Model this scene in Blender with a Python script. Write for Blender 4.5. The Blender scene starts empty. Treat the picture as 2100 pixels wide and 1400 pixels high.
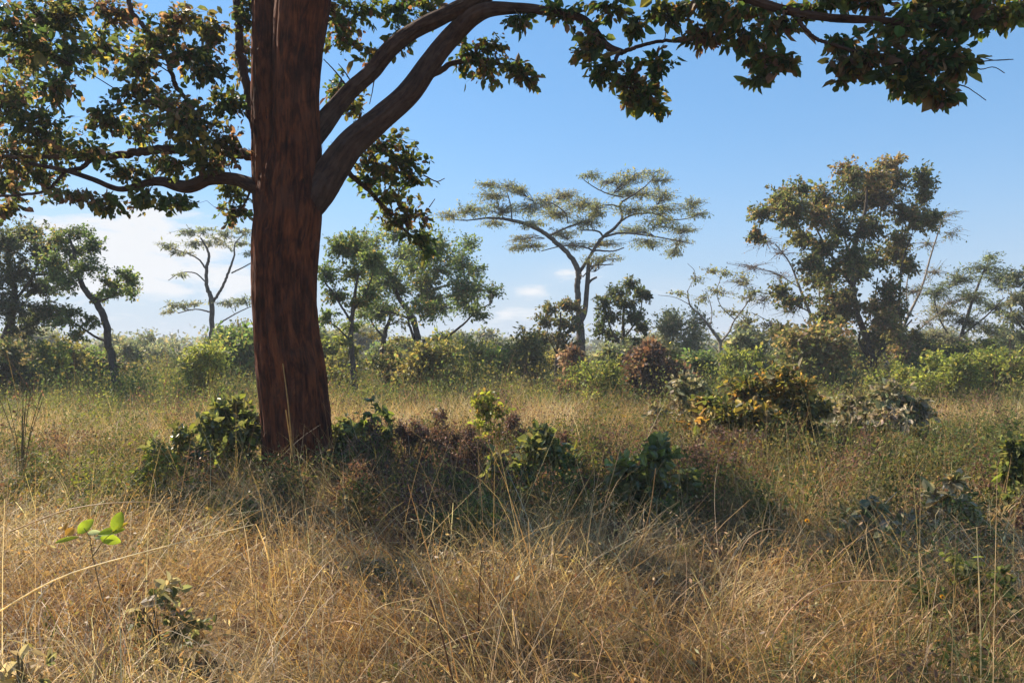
import bpy, math, random
import numpy as np
from mathutils import noise as mnoise, Vector

# ------------------------------------------------------------------ camera, sky, sun, exposure
SC = bpy.context.scene
COL = SC.collection
F = 1528.0            # focal length in pixels of the 2100 px wide photograph
EYE = 1.6             # eye height
HOR = 720.0           # row of the horizon

cam_d = bpy.data.cameras.new("camera")
cam = bpy.data.objects.new("camera", cam_d)
COL.objects.link(cam)
cam.location = (0, 0, EYE)
cam.rotation_euler = (math.radians(90), 0, 0)
cam_d.sensor_width = 36
cam_d.lens = 36 * F / 2100
cam_d.shift_y = 20 / 2100
cam_d.clip_start = 0.05
cam_d.clip_end = 9000
SC.camera = cam

SUN_EL = math.radians(41)
SUN_AZ = math.radians(-54)      # measured from +Y (view direction), negative = left
SUN_DIR = np.array([math.sin(SUN_AZ) * math.cos(SUN_EL), math.cos(SUN_AZ) * math.cos(SUN_EL), math.sin(SUN_EL)])
sun_d = bpy.data.lights.new("sun", 'SUN')
sun_d.energy = 4.9
sun_d.angle = math.radians(0.55)
sun_d.color = (1.0, 0.88, 0.71)
sun = bpy.data.objects.new("sun", sun_d)
COL.objects.link(sun)
sun.rotation_euler = Vector(SUN_DIR).to_track_quat('Z', 'Y').to_euler()

SC.view_settings.view_transform = 'Standard'
SC.view_settings.look = 'None'
SC.view_settings.exposure = 1.2
SC.view_settings.gamma = 1.0
SC.view_settings.use_curve_mapping = False
SC.render.engine = 'CYCLES'
SC.cycles.max_bounces = 6
SC.cycles.diffuse_bounces = 3
SC.cycles.glossy_bounces = 2
SC.cycles.transmission_bounces = 4
SC.cycles.volume_bounces = 0
SC.cycles.sample_clamp_indirect = 3.0
SC.cycles.sample_clamp_direct = 4.0
SC.cycles.caustics_reflective = False
SC.cycles.caustics_refractive = False
try:
    SC.cycles.use_denoising = True
except Exception:
    pass


class Nodes:
    """small helper for node trees"""
    def __init__(self, nt):
        self.nt = nt
        nt.nodes.clear()

    def n(self, kind, **kw):
        nd = self.nt.nodes.new(kind)
        for k, v in kw.items():
            setattr(nd, k, v)
        return nd

    def l(self, a, b):
        self.nt.links.new(a, b)

    def math(self, op, a, b=None, c=None, clamp=False):
        nd = self.n('ShaderNodeMath', operation=op, use_clamp=clamp)
        for i, v in enumerate((a, b, c)):
            if v is None:
                continue
            if isinstance(v, (int, float)):
                nd.inputs[i].default_value = v
            else:
                self.l(v, nd.inputs[i])
        return nd.outputs[0]

    def ramp(self, fac, stops):
        nd = self.n('ShaderNodeValToRGB')
        cr = nd.color_ramp
        while len(cr.elements) < len(stops):
            cr.elements.new(0.5)
        for e, (p, c) in zip(cr.elements, stops):
            e.position = p
            e.color = (*c, 1) if len(c) == 3 else c
        self.l(fac, nd.inputs[0])
        return nd.outputs[0]

    def mix(self, fac, a, b, blend='MIX'):
        nd = self.n('ShaderNodeMix', data_type='RGBA', blend_type=blend)
        for s, v in ((nd.inputs[0], fac), (nd.inputs[6], a), (nd.inputs[7], b)):
            if isinstance(v, (int, float)):
                s.default_value = v
            elif isinstance(v, tuple):
                s.default_value = (*v, 1)
            else:
                self.l(v, s)
        return nd.outputs[2]

    def noise(self, vec, scale, detail=4, rough=0.55, dist=0.0):
        nd = self.n('ShaderNodeTexNoise')
        nd.inputs['Scale'].default_value = scale
        nd.inputs['Detail'].default_value = detail
        nd.inputs['Roughness'].default_value = rough
        nd.inputs['Distortion'].default_value = dist
        if vec is not None:
            self.l(vec, nd.inputs['Vector'])
        return nd.outputs['Fac']


def build_world():
    w = bpy.data.worlds.new("World")
    SC.world = w
    w.use_nodes = True
    k = Nodes(w.node_tree)
    sky = k.n('ShaderNodeTexSky', sky_type='NISHITA')
    sky.sun_disc = False
    sky.sun_elevation = SUN_EL
    sky.sun_rotation = SUN_AZ
    sky.altitude = 1100
    sky.air_density = 1.25
    sky.dust_density = 0.2
    sky.ozone_density = 2.2
    tc = k.n('ShaderNodeTexCoord')
    sep = k.n('ShaderNodeSeparateXYZ')
    k.l(tc.outputs['Generated'], sep.inputs[0])
    az = k.math('ARCTAN2', sep.outputs[0], sep.outputs[1])
    el = k.math('ARCSINE', sep.outputs[2])
    comb = k.n('ShaderNodeCombineXYZ')
    k.l(k.math('MULTIPLY', az, 5.0), comb.inputs[0])
    k.l(k.math('MULTIPLY', el, 15.0), comb.inputs[1])
    comb.inputs[2].default_value = 3.7
    n1 = k.noise(comb.outputs[0], 2.6, 10, 0.58, 0.35)

    def blob(a, sa, e, se, amp):
        da = k.math('DIVIDE', k.math('SUBTRACT', az, math.radians(a)), math.radians(sa))
        de = k.math('DIVIDE', k.math('SUBTRACT', el, math.radians(e)), math.radians(se))
        s = k.math('ADD', k.math('MULTIPLY', da, da), k.math('MULTIPLY', de, de))
        return k.math('MULTIPLY', k.math('EXPONENT', k.math('MULTIPLY', s, -1.0)), amp)
    m = None
    for b in CLOUDS:
        v = blob(*b)
        m = v if m is None else k.math('ADD', m, v)
    d = k.math('MULTIPLY', k.math('ADD', k.math('SUBTRACT', n1, 0.75), k.math('MULTIPLY', k.math('MINIMUM', m, 1.15), 0.4)), 6.0, clamp=True)
    d = k.math('ADD', k.math('MULTIPLY', d, 0.8), k.math('MULTIPLY', k.math('MINIMUM', m, 1.0), 0.22), clamp=True)
    # pale air low over the horizon
    le = k.math('DIVIDE', el, math.radians(9.5))
    lo = k.math('EXPONENT', k.math('MULTIPLY', k.math('MULTIPLY', le, le), -1.0))
    hs = k.n('ShaderNodeHueSaturation')
    hs.inputs['Saturation'].default_value = 1.2
    hs.inputs['Value'].default_value = 1.0
    k.l(sky.outputs[0], hs.inputs['Color'])
    base = k.mix(k.math('MULTIPLY', lo, 0.8), k.mix(0.42, hs.outputs[0], (1.55, 3.35, 5.9)), (2.9, 3.6, 4.8))
    cl = k.mix(d, base, (5.6, 5.75, 6.0))
    bg = k.n('ShaderNodeBackground')
    bg.inputs['Strength'].default_value = 0.071
    k.l(cl, bg.inputs['Color'])
    out = k.n('ShaderNodeOutputWorld')
    k.l(bg.outputs[0], out.inputs['Surface'])


# clouds: azimuth, half width, elevation, half height (degrees), amount
CLOUDS = [(-27, 8.0, 8.2, 2.2, 1.0), (-23, 8, 5.5, 3.0, 0.75), (-30, 7, 4.5, 3.5, 0.55), (-34, 3, 10.6, 0.9, 0.5),
          (4.6, 2.6, 5.9, 0.75, 0.95), (1.2, 2.0, 4.6, 0.6, 0.8), (0.8, 3.5, 3.2, 0.9, 0.7), (12, 4, 4.9, 0.7, 0.45),
          (19, 5, 3.5, 1.2, 0.45), (-3, 4, 2.2, 1.3, 0.45)]
build_world()

# ------------------------------------------------------------------ helpers


def P(px, py, Y):
    """point at distance Y that the photograph shows at pixel px, py"""
    return np.array([(px - 1050) / F * Y, Y, EYE + (HOR - py) / F * Y])


def tag(o, label=None, cat=None, group=None, kind=None):
    if label:
        o['label'] = label
    if cat:
        o['category'] = cat
    if group:
        o['group'] = group
    if kind:
        o['kind'] = kind
    return o


def empty(name, loc):
    o = bpy.data.objects.new(name, None)
    o.empty_display_size = 0.3
    o.location = [float(v) for v in loc]
    COL.objects.link(o)
    return o


def norm(v):
    return v / np.maximum(np.linalg.norm(v, axis=-1, keepdims=True), 1e-9)


def vnoise(x, y, seed=0):
    """smooth 2-D value noise, 0..1"""
    xi = np.floor(x).astype(np.int64)
    yi = np.floor(y).astype(np.int64)
    fx = x - xi
    fy = y - yi
    fx = fx * fx * (3 - 2 * fx)
    fy = fy * fy * (3 - 2 * fy)

    def h(a, b):
        n = (a * 374761393 + b * 668265263 + seed * 974634777) & 0x7fffffff
        n = ((n ^ (n >> 13)) * 1274126177) & 0x7fffffff
        return ((n ^ (n >> 16)) & 0xffff) / 65535.0
    return (h(xi, yi) * (1 - fx) + h(xi + 1, yi) * fx) * (1 - fy) + (h(xi, yi + 1) * (1 - fx) + h(xi + 1, yi + 1) * fx) * fy


class Geo:
    """collects quads with a colour and a bark coordinate per vertex"""
    def __init__(self):
        self.v, self.q, self.c, self.b, self.m, self.s = [], [], [], [], [], []
        self.n = 0

    def add(self, v, q, c=None, b=None, mat=0, smooth=False):
        v = np.asarray(v, np.float32).reshape(-1, 3)
        q = np.asarray(q, np.int32).reshape(-1, 4)
        self.v.append(v)
        self.q.append(q + self.n)
        if c is None:
            c = np.zeros((len(v), 3), np.float32)
        self.c.append(np.asarray(c, np.float32))
        self.b.append(np.zeros((len(v), 3), np.float32) if b is None else np.asarray(b, np.float32))
        self.m.append(np.full(len(q), mat, np.int32))
        self.s.append(np.full(len(q), smooth, bool))
        self.n += len(v)

    def tube(self, pts, rad, sides=6, mat=0, smooth=True, off=0.0):
        pts = np.asarray(pts, float)
        n = len(pts)
        rad = np.broadcast_to(np.asarray(rad, float), (n,))
        t = norm(np.gradient(pts, axis=0))
        mt = norm(pts[-1] - pts[0])
        ref = np.array([0, 1.0, 0]) if abs(mt[1]) < 0.8 else np.array([1.0, 0, 0])
        u = norm(ref - t * (t @ ref)[:, None])
        w = np.cross(t, u)
        a = np.arange(sides) / sides * 2 * math.pi
        ca, sa = np.cos(a), np.sin(a)
        ring = u[:, None, :] * ca[None, :, None] + w[:, None, :] * sa[None, :, None]
        v = pts[:, None, :] + ring * rad[:, None, None]
        ln = np.concatenate([[0], np.cumsum(np.linalg.norm(np.diff(pts, axis=0), axis=1))]) + off
        b = np.empty((n, sides, 3))
        b[:, :, 0] = ca[None] * rad[:, None]
        b[:, :, 1] = sa[None] * rad[:, None]
        b[:, :, 2] = ln[:, None]
        i = np.arange(n - 1)[:, None] * sides
        j = np.arange(sides)[None]
        j2 = (j + 1) % sides
        q = np.stack([i + j, i + j2, i + sides + j2, i + sides + j], -1).reshape(-1, 4)
        self.add(v.reshape(-1, 3), q, None, b.reshape(-1, 3), mat, smooth)

    def leaves(self, pos, d, nrm, L, W, col, mat=0, shape='full', fold=0.25):
        N = len(pos)
        d = norm(d)
        s = norm(np.cross(d, nrm))
        u = np.cross(s, d)
        L = np.broadcast_to(np.asarray(L, float), (N,))[:, None]
        W = np.broadcast_to(np.asarray(W, float), (N,))[:, None] * 0.5
        if shape == 'full':
            k = np.empty((N, 6, 3))
            k[:, 0] = pos
            k[:, 1] = pos + d * L * 0.28 + s * W * 0.92 + u * W * fold
            k[:, 2] = pos + d * L * 0.68 + s * W * 0.86 + u * W * (fold - 0.15)
            k[:, 3] = pos + d * L - u * L * 0.13
            k[:, 4] = pos + d * L * 0.68 - s * W * 0.86 + u * W * (fold - 0.15)
            k[:, 5] = pos + d * L * 0.28 - s * W * 0.92 + u * W * fold
            q = np.array([[0, 1, 2, 3], [0, 3, 4, 5]])
            nv = 6
        else:
            k = np.empty((N, 4, 3))
            k[:, 0] = pos
            k[:, 1] = pos + d * L * 0.5 + s * W
            k[:, 2] = pos + d * L
            k[:, 3] = pos + d * L * 0.5 - s * W
            q = np.array([[0, 1, 2, 3]])
            nv = 4
        qq = (np.arange(N)[:, None, None] * nv + q[None]).reshape(-1, 4)
        self.add(k.reshape(-1, 3), qq, np.repeat(col, nv, 0), None, mat)

    def build(self, name, mats, parent=None, origin=None):
        v = np.concatenate(self.v)
        if origin is not None:
            v = v - np.asarray(origin, np.float32)
        q = np.concatenate(self.q)
        me = bpy.data.meshes.new(name)
        me.vertices.add(len(v))
        me.vertices.foreach_set('co', np.ascontiguousarray(v, np.float32).ravel())
        me.loops.add(len(q) * 4)
        me.loops.foreach_set('vertex_index', np.ascontiguousarray(q, np.int32).ravel())
        me.polygons.add(len(q))
        me.polygons.foreach_set('loop_start', np.arange(len(q), dtype=np.int32) * 4)
        me.polygons.foreach_set('material_index', np.concatenate(self.m))
        me.polygons.foreach_set('use_smooth', np.concatenate(self.s))
        a = me.attributes.new('tint', 'FLOAT_VECTOR', 'POINT')
        a.data.foreach_set('vector', np.ascontiguousarray(np.concatenate(self.c), np.float32).ravel())
        b = np.concatenate(self.b)
        if np.abs(b).max() > 0:
            a = me.attributes.new('bco', 'FLOAT_VECTOR', 'POINT')
            a.data.foreach_set('vector', np.ascontiguousarray(b, np.float32).ravel())
        me.update(calc_edges=True)
        for m in (mats if isinstance(mats, (list, tuple)) else [mats]):
            me.materials.append(m)
        o = bpy.data.objects.new(name, me)
        COL.objects.link(o)
        if parent is not None:
            o.parent = parent
        return o


def smooth_path(ctrl, n):
    """Catmull-Rom through control rows (any number of columns)"""
    c = np.asarray(ctrl, float)
    if len(c) < 3:
        t = np.linspace(0, 1, n)[:, None]
        return c[0] * (1 - t) + c[-1] * t
    c = np.vstack([2 * c[0] - c[1], c, 2 * c[-1] - c[-2]])
    m = len(c) - 3
    s = np.linspace(0, m - 1e-6, n)
    i = s.astype(int)
    t = (s - i)[:, None]
    p0, p1, p2, p3 = c[i], c[i + 1], c[i + 2], c[i + 3]
    return 0.5 * (2 * p1 + (p2 - p0) * t + (2 * p0 - 5 * p1 + 4 * p2 - p3) * t ** 2 + (3 * p1 - p0 - 3 * p2 + p3) * t ** 3)


def pick(rng, pal, n):
    """n colours out of a palette [(rgb, weight)], each a little different"""
    c = np.array([p[0] for p in pal], float)
    w = np.array([p[1] for p in pal], float)
    i = rng.choice(len(c), n, p=w / w.sum())
    return c[i] * rng.uniform(0.72, 1.3, (n, 1)) * rng.uniform(0.92, 1.08, (n, 3))


# ------------------------------------------------------------------ materials


def mat_leaf(name, trans=0.42, rough=0.45, spec=0.35, boost=1.7):
    m = bpy.data.materials.new(name)
    m.use_nodes = True
    k = Nodes(m.node_tree)
    at = k.n('ShaderNodeAttribute', attribute_name='tint')
    tc = k.n('ShaderNodeTexCoord')
    nz = k.noise(tc.outputs['Object'], 23.0, 3)
    col = k.mix(1.0, at.outputs['Color'], k.ramp(nz, [(0.3, (0.72, 0.72, 0.72)), (0.7, (1.2, 1.2, 1.2))]), 'MULTIPLY')
    p = k.n('ShaderNodeBsdfPrincipled')
    k.l(col, p.inputs['Base Color'])
    p.inputs['Roughness'].default_value = rough
    p.inputs['Specular IOR Level'].default_value = spec
    t = k.n('ShaderNodeBsdfTranslucent')
    k.l(k.mix(1.0, col, (boost, boost * 0.95, boost * 0.6), 'MULTIPLY'), t.inputs['Color'])
    ms = k.n('ShaderNodeMixShader')
    ms.inputs[0].default_value = trans
    k.l(p.outputs[0], ms.inputs[1])
    k.l(t.outputs[0], ms.inputs[2])
    o = k.n('ShaderNodeOutputMaterial')
    k.l(ms.outputs[0], o.inputs['Surface'])
    return m


def mat_bark(name, dark, mid, light, grey, scale=9.0, stretch=0.16, bump=0.6, bdist=0.03, greyamt=0.5, dist=0.3):
    m = bpy.data.materials.new(name)
    m.use_nodes = True
    k = Nodes(m.node_tree)
    at = k.n('ShaderNodeAttribute', attribute_name='bco')
    mp = k.n('ShaderNodeMapping')
    mp.inputs['Scale'].default_value = (1, 1, stretch)
    k.l(at.outputs['Vector'], mp.inputs['Vector'])
    n1 = k.noise(mp.outputs[0], scale, 7, 0.66, dist)
    n2 = k.noise(mp.outputs[0], scale * 4.2, 4, 0.6, 0.2)
    n3 = k.noise(at.outputs['Vector'], scale * 0.32, 4, 0.6, 0.6)
    f = k.math('ADD', k.math('ADD', k.math('MULTIPLY', n1, 0.54), k.math('MULTIPLY', n2, 0.22)), k.math('MULTIPLY', n3, 0.24))
    col = k.ramp(f, [(0.36, dark), (0.47, mid), (0.62, light)])
    col = k.mix(k.math('MULTIPLY', k.ramp(n3, [(0.5, (0, 0, 0)), (0.68, (1, 1, 1))]), greyamt), col, grey)
    p = k.n('ShaderNodeBsdfPrincipled')
    k.l(col, p.inputs['Base Color'])
    p.inputs['Roughness'].default_value = 0.9
    p.inputs['Specular IOR Level'].default_value = 0.15
    b = k.n('ShaderNodeBump')
    b.inputs['Strength'].default_value = bump
    b.inputs['Distance'].default_value = bdist
    k.l(f, b.inputs['Height'])
    k.l(b.outputs[0], p.inputs['Normal'])
    o = k.n('ShaderNodeOutputMaterial')
    k.l(p.outputs[0], o.inputs['Surface'])
    return m


LEAF = mat_leaf('leaf', 0.54, 0.52, 0.3, 1.9)
HERB = mat_leaf('herb_leaf', 0.42, 0.65, 0.18, 1.5)
LEAF_DULL = mat_leaf('dry_leaf', 0.3, 0.6, 0.25, 1.4)
LEAF_SHINY = mat_leaf('glossy_leaf', 0.42, 0.27, 0.6, 2.2)
GRASS = mat_leaf('grass_blade', 0.38, 0.5, 0.3, 1.35)
BARK_RED = mat_bark('red_brown_bark', (0.006, 0.0018, 0.001), (0.064, 0.017, 0.0075), (0.24, 0.066, 0.022), (0.056, 0.026, 0.018), 10, 0.17, 0.9, 0.04, 0.55, 1.2)
BARK_LIMB = mat_bark('limb_bark', (0.012, 0.006, 0.005), (0.052, 0.027, 0.019), (0.115, 0.06, 0.04), (0.075, 0.052, 0.045), 14, 0.25, 1.0, 0.03, 0.5)
BARK_GREY = mat_bark('grey_brown_bark', (0.02, 0.016, 0.014), (0.06, 0.047, 0.04), (0.11, 0.09, 0.075), (0.14, 0.12, 0.105), 10, 0.4, 0.5, 0.02, 0.4)
BARK_PALE = mat_bark('pale_bark', (0.08, 0.06, 0.045), (0.22, 0.17, 0.13), (0.36, 0.3, 0.24), (0.3, 0.27, 0.24), 10, 0.4, 0.4, 0.01, 0.4)
STEM = mat_bark('plant_stem', (0.07, 0.055, 0.025), (0.13, 0.1, 0.045), (0.22, 0.16, 0.08), (0.16, 0.12, 0.07), 30, 0.4, 0.1, 0.003, 0.3)


# ------------------------------------------------------------------ ground


def gz(x, y):
    """height of the ground"""
    x = np.asarray(x, float)
    y = np.asarray(y, float)
    near = np.clip(1 - np.hypot(x, y) / 90, 0, 1)
    h = (vnoise(x * 0.28 + 9, y * 0.28 + 5, 3) - 0.5) * 0.22 + (vnoise(x * 0.9, y * 0.9, 5) - 0.5) * 0.07
    return h * near


def build_ground():
    r = np.concatenate([np.linspace(0, 14, 90), np.geomspace(14.3, 7000, 110)])
    a = np.linspace(0, 2 * math.pi, 181)[:-1]
    n, s = len(r), len(a)
    X = r[:, None] * np.cos(a)[None]
    Y = r[:, None] * np.sin(a)[None] + 4
    v = np.stack([X, Y, gz(X, Y)], -1).reshape(-1, 3)
    i = np.arange(n - 1)[:, None] * s
    j = np.arange(s)[None]
    j2 = (j + 1) % s
    q = np.stack([i + j, i + s + j, i + s + j2, i + j2], -1).reshape(-1, 4)
    g = Geo()
    g.add(v, q, smooth=True)
    m = bpy.data.materials.new('soil')
    m.use_nodes = True
    k = Nodes(m.node_tree)
    tc = k.n('ShaderNodeTexCoord')
    n1 = k.noise(tc.outputs['Object'], 0.35, 6, 0.6)
    n2 = k.noise(tc.outputs['Object'], 14, 8, 0.7)
    n3 = k.noise(tc.outputs['Object'], 0.05, 5, 0.6)
    c = k.ramp(n2, [(0.3, (0.05, 0.032, 0.018)), (0.5, (0.13, 0.085, 0.045)), (0.7, (0.24, 0.17, 0.09))])
    c = k.mix(k.math('MULTIPLY', k.ramp(n1, [(0.42, (0, 0, 0)), (0.62, (1, 1, 1))]), 0.6), c, (0.1, 0.1, 0.035))
    c = k.mix(k.math('MULTIPLY', k.ramp(n3, [(0.45, (0, 0, 0)), (0.6, (1, 1, 1))]), 0.5), c, (0.15, 0.12, 0.05))
    p = k.n('ShaderNodeBsdfPrincipled')
    k.l(c, p.inputs['Base Color'])
    p.inputs['Roughness'].default_value = 0.95
    p.inputs['Specular IOR Level'].default_value = 0.1
    b = k.n('ShaderNodeBump')
    b.inputs['Strength'].default_value = 0.8
    b.inputs['Distance'].default_value = 0.05
    k.l(n2, b.inputs['Height'])
    k.l(b.outputs[0], p.inputs['Normal'])
    o = k.n('ShaderNodeOutputMaterial')
    k.l(p.outputs[0], o.inputs['Surface'])
    tag(g.build('ground', m), kind='structure')


build_ground()

# ------------------------------------------------------------------ trees and bushes

GREEN = [((0.045, 0.07, 0.02), 4), ((0.075, 0.095, 0.025), 3), ((0.11, 0.12, 0.03), 1.5), ((0.12, 0.085, 0.035), 0.6)]


class Plant:
    """skeleton of a tree or bush: stems first, then boughs grown out to each clump of leaves"""
    def __init__(self, seed):
        self.rng = np.random.default_rng(seed)
        self.S = np.zeros((0, 3))
        self.R = np.zeros(0)
        self.wood = Geo()
        self.crown = Geo()
        self.lp, self.ld, self.lc, self.ls = [], [], [], []

    def note(self, pts, rad):
        self.S = np.vstack([self.S, pts])
        self.R = np.concatenate([self.R, np.broadcast_to(rad, (len(pts),))])

    def stem(self, ctrl, n=24, sides=10, wobble=0.0, geo=None):
        """ctrl rows: x, y, z, radius"""
        c = smooth_path(ctrl, n)
        p, r = c[:, :3].copy(), np.maximum(c[:, 3], 0.004)
        if wobble:
            p[1:] += self.rng.normal(0, 1, (n - 1, 3)) * wobble * r[1:, None]
        (geo or self.wood).tube(p, r, sides, off=self.rng.uniform(0, 9))
        self.note(p, r)
        return p

    def bough(self, c, wmax=None, lift=0.25, thick=1.0):
        rng = self.rng
        d = np.linalg.norm(self.S - c, axis=1)
        cost = d * rng.uniform(1, 1.25, len(d)) + np.maximum(0, self.S[:, 2] - c[2]) * 0.5
        i = int(np.argmin(cost))
        p, r0 = self.S[i], self.R[i]
        ln = max(np.linalg.norm(c - p), 0.02)
        r = min(r0 * 0.6, (0.006 + 0.011 * ln) * thick)
        mid = p * 0.5 + c * 0.5 + np.array([0, 0, ln * lift]) * rng.uniform(0.1, 1) + rng.normal(0, 0.08, 3) * ln
        n = 8
        t = np.linspace(0, 1, n)[:, None]
        path = p * (1 - t) ** 2 + 2 * mid * t * (1 - t) + c * t ** 2
        path[1:-1] += rng.normal(0, 0.022, (n - 2, 3)) * ln
        rad = r * (1 - 0.65 * t[:, 0])
        self.wood.tube(path, rad, 5 if r < 0.03 else 7)
        self.note(path[2:], rad[2:])
        return path, rad

    def clump(self, c, R, nsub, nleaf, pal, twig=0.003, lift=0.25, shell=0.45, leafy=(0.25, 1.0), thick=1.0):
        rng = self.rng
        R = np.asarray(R, float)
        path, rad = self.bough(c, lift=lift, thick=thick)
        tint = rng.uniform(0.8, 1.22)
        # a clump keeps mostly to a few of the colours
        w = np.array([x[1] for x in pal]) * rng.gamma(1.2, 1, len(pal))
        pal2 = [(x[0], ww + 1e-4) for x, ww in zip(pal, w)]
        T = norm(rng.normal(0, 1, (nsub, 3))) * R * (rng.uniform(0, 1, (nsub, 1)) ** shell) + c
        tw = np.linspace(0, 1, 4)[:, None]
        for tg in T:
            i = rng.integers(3, 8)
            a = path[i]
            ln = np.linalg.norm(tg - a)
            mid = (a + tg) / 2 + rng.normal(0, 0.1, 3) * ln + np.array([0, 0, 0.1 * ln])
            q = a * (1 - tw) ** 2 + 2 * mid * tw * (1 - tw) + tg * tw ** 2
            r1 = max(twig, min(rad[i] * 0.5, twig * 2.2))
            self.crown.tube(q, [r1, r1 * 0.8, r1 * 0.6, r1 * 0.35], 3, mat=1)
            if nleaf > 0:
                t = rng.uniform(leafy[0], leafy[1], nleaf)[:, None]
                lp = a * (1 - t) ** 2 + 2 * mid * t * (1 - t) + tg * t ** 2
                self.lp.append(lp)
                self.ld.append(np.broadcast_to((tg - a) / max(ln, 1e-6), (nleaf, 3)))
                self.lc.append(pick(rng, pal2, nleaf) * tint)

    def finish(self, name, label, cat, base, leaf_m, bark_m, L, ratio=0.55, droop=0.3, shape='full', scatter=0.0,
               flat=0.4, group=None, crown_name='crown', trunk_name='trunk', fold=0.25):
        rng = self.rng
        if self.lp:
            p = np.concatenate(self.lp)
            d = np.concatenate(self.ld)
            c = np.concatenate(self.lc)
            n = len(p)
            p = p + rng.normal(0, scatter, (n, 3))
            d = norm(d * 0.5 + rng.normal(0, 0.55, (n, 3)) + np.array([0, 0, -droop]))
            nr = norm(rng.normal(0, 1, (n, 3)) * (1 - flat) + np.array([0, 0, 1.0]) * flat)
            LL = L * np.exp(rng.normal(0, 0.28, n))
            self.crown.leaves(p, d, nr, LL, LL * ratio * rng.uniform(0.75, 1.2, n), c, 0, shape, fold)
        o = empty(name, base)
        tag(o, label, cat, group)
        if self.wood.n:
            self.wood.build(trunk_name, bark_m, o, base)
        if self.crown.n:
            self.crown.build(crown_name, [leaf_m, bark_m], o, base)
        return o


def px_ctrl(rows, Y):
    """rows of (px, py, width px[, depth offset]) -> x, y, z, radius"""
    out = []
    for r in rows:
        yy = Y + (r[3] if len(r) > 3 else 0)
        out.append([*P(r[0], r[1], yy), r[2] / 2 / F * yy])
    return out


def tree(name, label, Y, stems, clumps, seed, leaf_m=LEAF, bark_m=BARK_GREY, pal=GREEN, L=0.09, ratio=0.55, shape='diamond',
         dens=1.0, nleaf=9, spread=0.55, droop=0.25, twig=0.004, lift=0.25, flat=0.4, scatter=0.03, cat='tree', group=None,
         flatten=0.8, wobble=0.12, extra=None, round_up=1.0, jit=0.0, leafy=(0.25, 1.0), shell=0.45, thick=1.0, crown_name='crown'):
    """stems and clumps are given where the photograph shows them, at this tree's own distance"""
    pl = Plant(seed)
    rng = pl.rng
    for i, s in enumerate(stems):
        k = 0.82 if i == 0 else 0.62
        pl.stem(px_ctrl([(r[0], r[1], r[2] * k, *r[3:]) for r in s], Y), n=8 * len(s), sides=9 if i == 0 else 7, wobble=wobble)
    xs = [c[0] for c in clumps]
    half = (max(xs) - min(xs)) / 2 / F * Y if len(xs) > 1 else 1
    order = sorted(range(len(clumps)), key=lambda i: np.min(np.linalg.norm(pl.S - P(clumps[i][0], clumps[i][1], Y), axis=1)))
    for i in order:
        px, py, rx, ry = clumps[i][:4]
        dd = clumps[i][4] if len(clumps[i]) > 4 else rng.uniform(-1, 1) * half * spread
        px, py, ry = px + rng.normal(0, 1) * jit, py + rng.normal(0, 1) * jit, ry * round_up
        c = P(px, py, Y + dd)
        R = np.array([rx, rx * flatten, ry]) / F * Y
        ns = max(6, int(dens * 44 * (rx * ry / 900.0) ** 0.8))
        pl.clump(c, R * 1.25, int(ns * 1.15), int(nleaf * 1.9 + 0.5), pal, twig, lift, shell, leafy, thick)
    base = np.array([*P(stems[0][0][0], HOR, Y)[:2], 0.0])
    base[2] = float(gz(base[0], base[1]))
    if extra:
        extra(pl)
    return pl.finish(name, label, cat, base, leaf_m, bark_m, L * 0.98, ratio, droop, shape, scatter, flat, group, crown_name)


def bush(name, label, px, top, bot, w, Y, seed, leaf_m=LEAF, bark_m=STEM, pal=GREEN, L=0.06, ratio=0.55, shape='diamond', ns=34, nleaf=9,
         nst=6, group=None, cat='bush', droop=0.2, twig=0.003, scatter=0.02, flat=0.4, fill=1.0, stem_r=0.012, lean=0.0, crown_name='foliage', loose=False):
    """a bush of several stems fanning out of one foot, filling the box px +- w/2, top..bot at distance Y"""
    pl = Plant(seed)
    rng = pl.rng
    foot = P(px, HOR, Y)
    foot[2] = float(gz(foot[0], foot[1]))
    ztop = EYE + (HOR - top) / F * Y
    zbot = max(foot[2] + 0.02, EYE + (HOR - bot) / F * Y)
    hw = w / 2 / F * Y
    H = ztop - foot[2]
    for i in range(nst):
        a = rng.uniform(0, 2 * math.pi)
        rr = hw * rng.uniform(0.1, 0.75)
        tip = foot + np.array([math.cos(a) * rr + lean * hw, math.sin(a) * rr * 0.8, H * rng.uniform(0.5, 0.9)])
        mid = foot + (tip - foot) * 0.5 * np.array([0.7, 0.7, 1.1])
        pl.stem([[*foot + rng.normal(0, 0.02, 3) * [1, 1, 0], stem_r], [*mid, stem_r * 0.75], [*tip, stem_r * 0.4]], n=9, sides=5, wobble=0.3)
    ncl = max(3, int((16 if loose else 9) * fill))
    for i in range(ncl):
        a = rng.uniform(0, 2 * math.pi)
        f = rng.uniform(0.1, 1.0) if loose else rng.uniform(0.2, 0.72)
        zz = rng.uniform(0.02, 1.0) * (1 - 0.4 * f) if loose else rng.uniform(0.05, 0.82)
        c = np.array([foot[0] + math.cos(a) * hw * f + lean * hw * zz, foot[1] + math.sin(a) * hw * f * 0.8, zbot + (ztop - zbot) * zz])
        R = np.array([hw * 0.55, hw * 0.5, max((ztop - zbot) * 0.3, 0.05)]) * rng.uniform(0.7, 1.2) * (0.7 if loose else 1.0)
        pl.clump(c, R, max(3, int(ns * fill / (3.2 if loose else 1.5))), nleaf, pal, twig, shell=0.35)
    return pl.finish(name, label, cat, foot, leaf_m, bark_m, L, ratio, droop, shape, scatter, flat, group, crown_name, 'stems')


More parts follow.
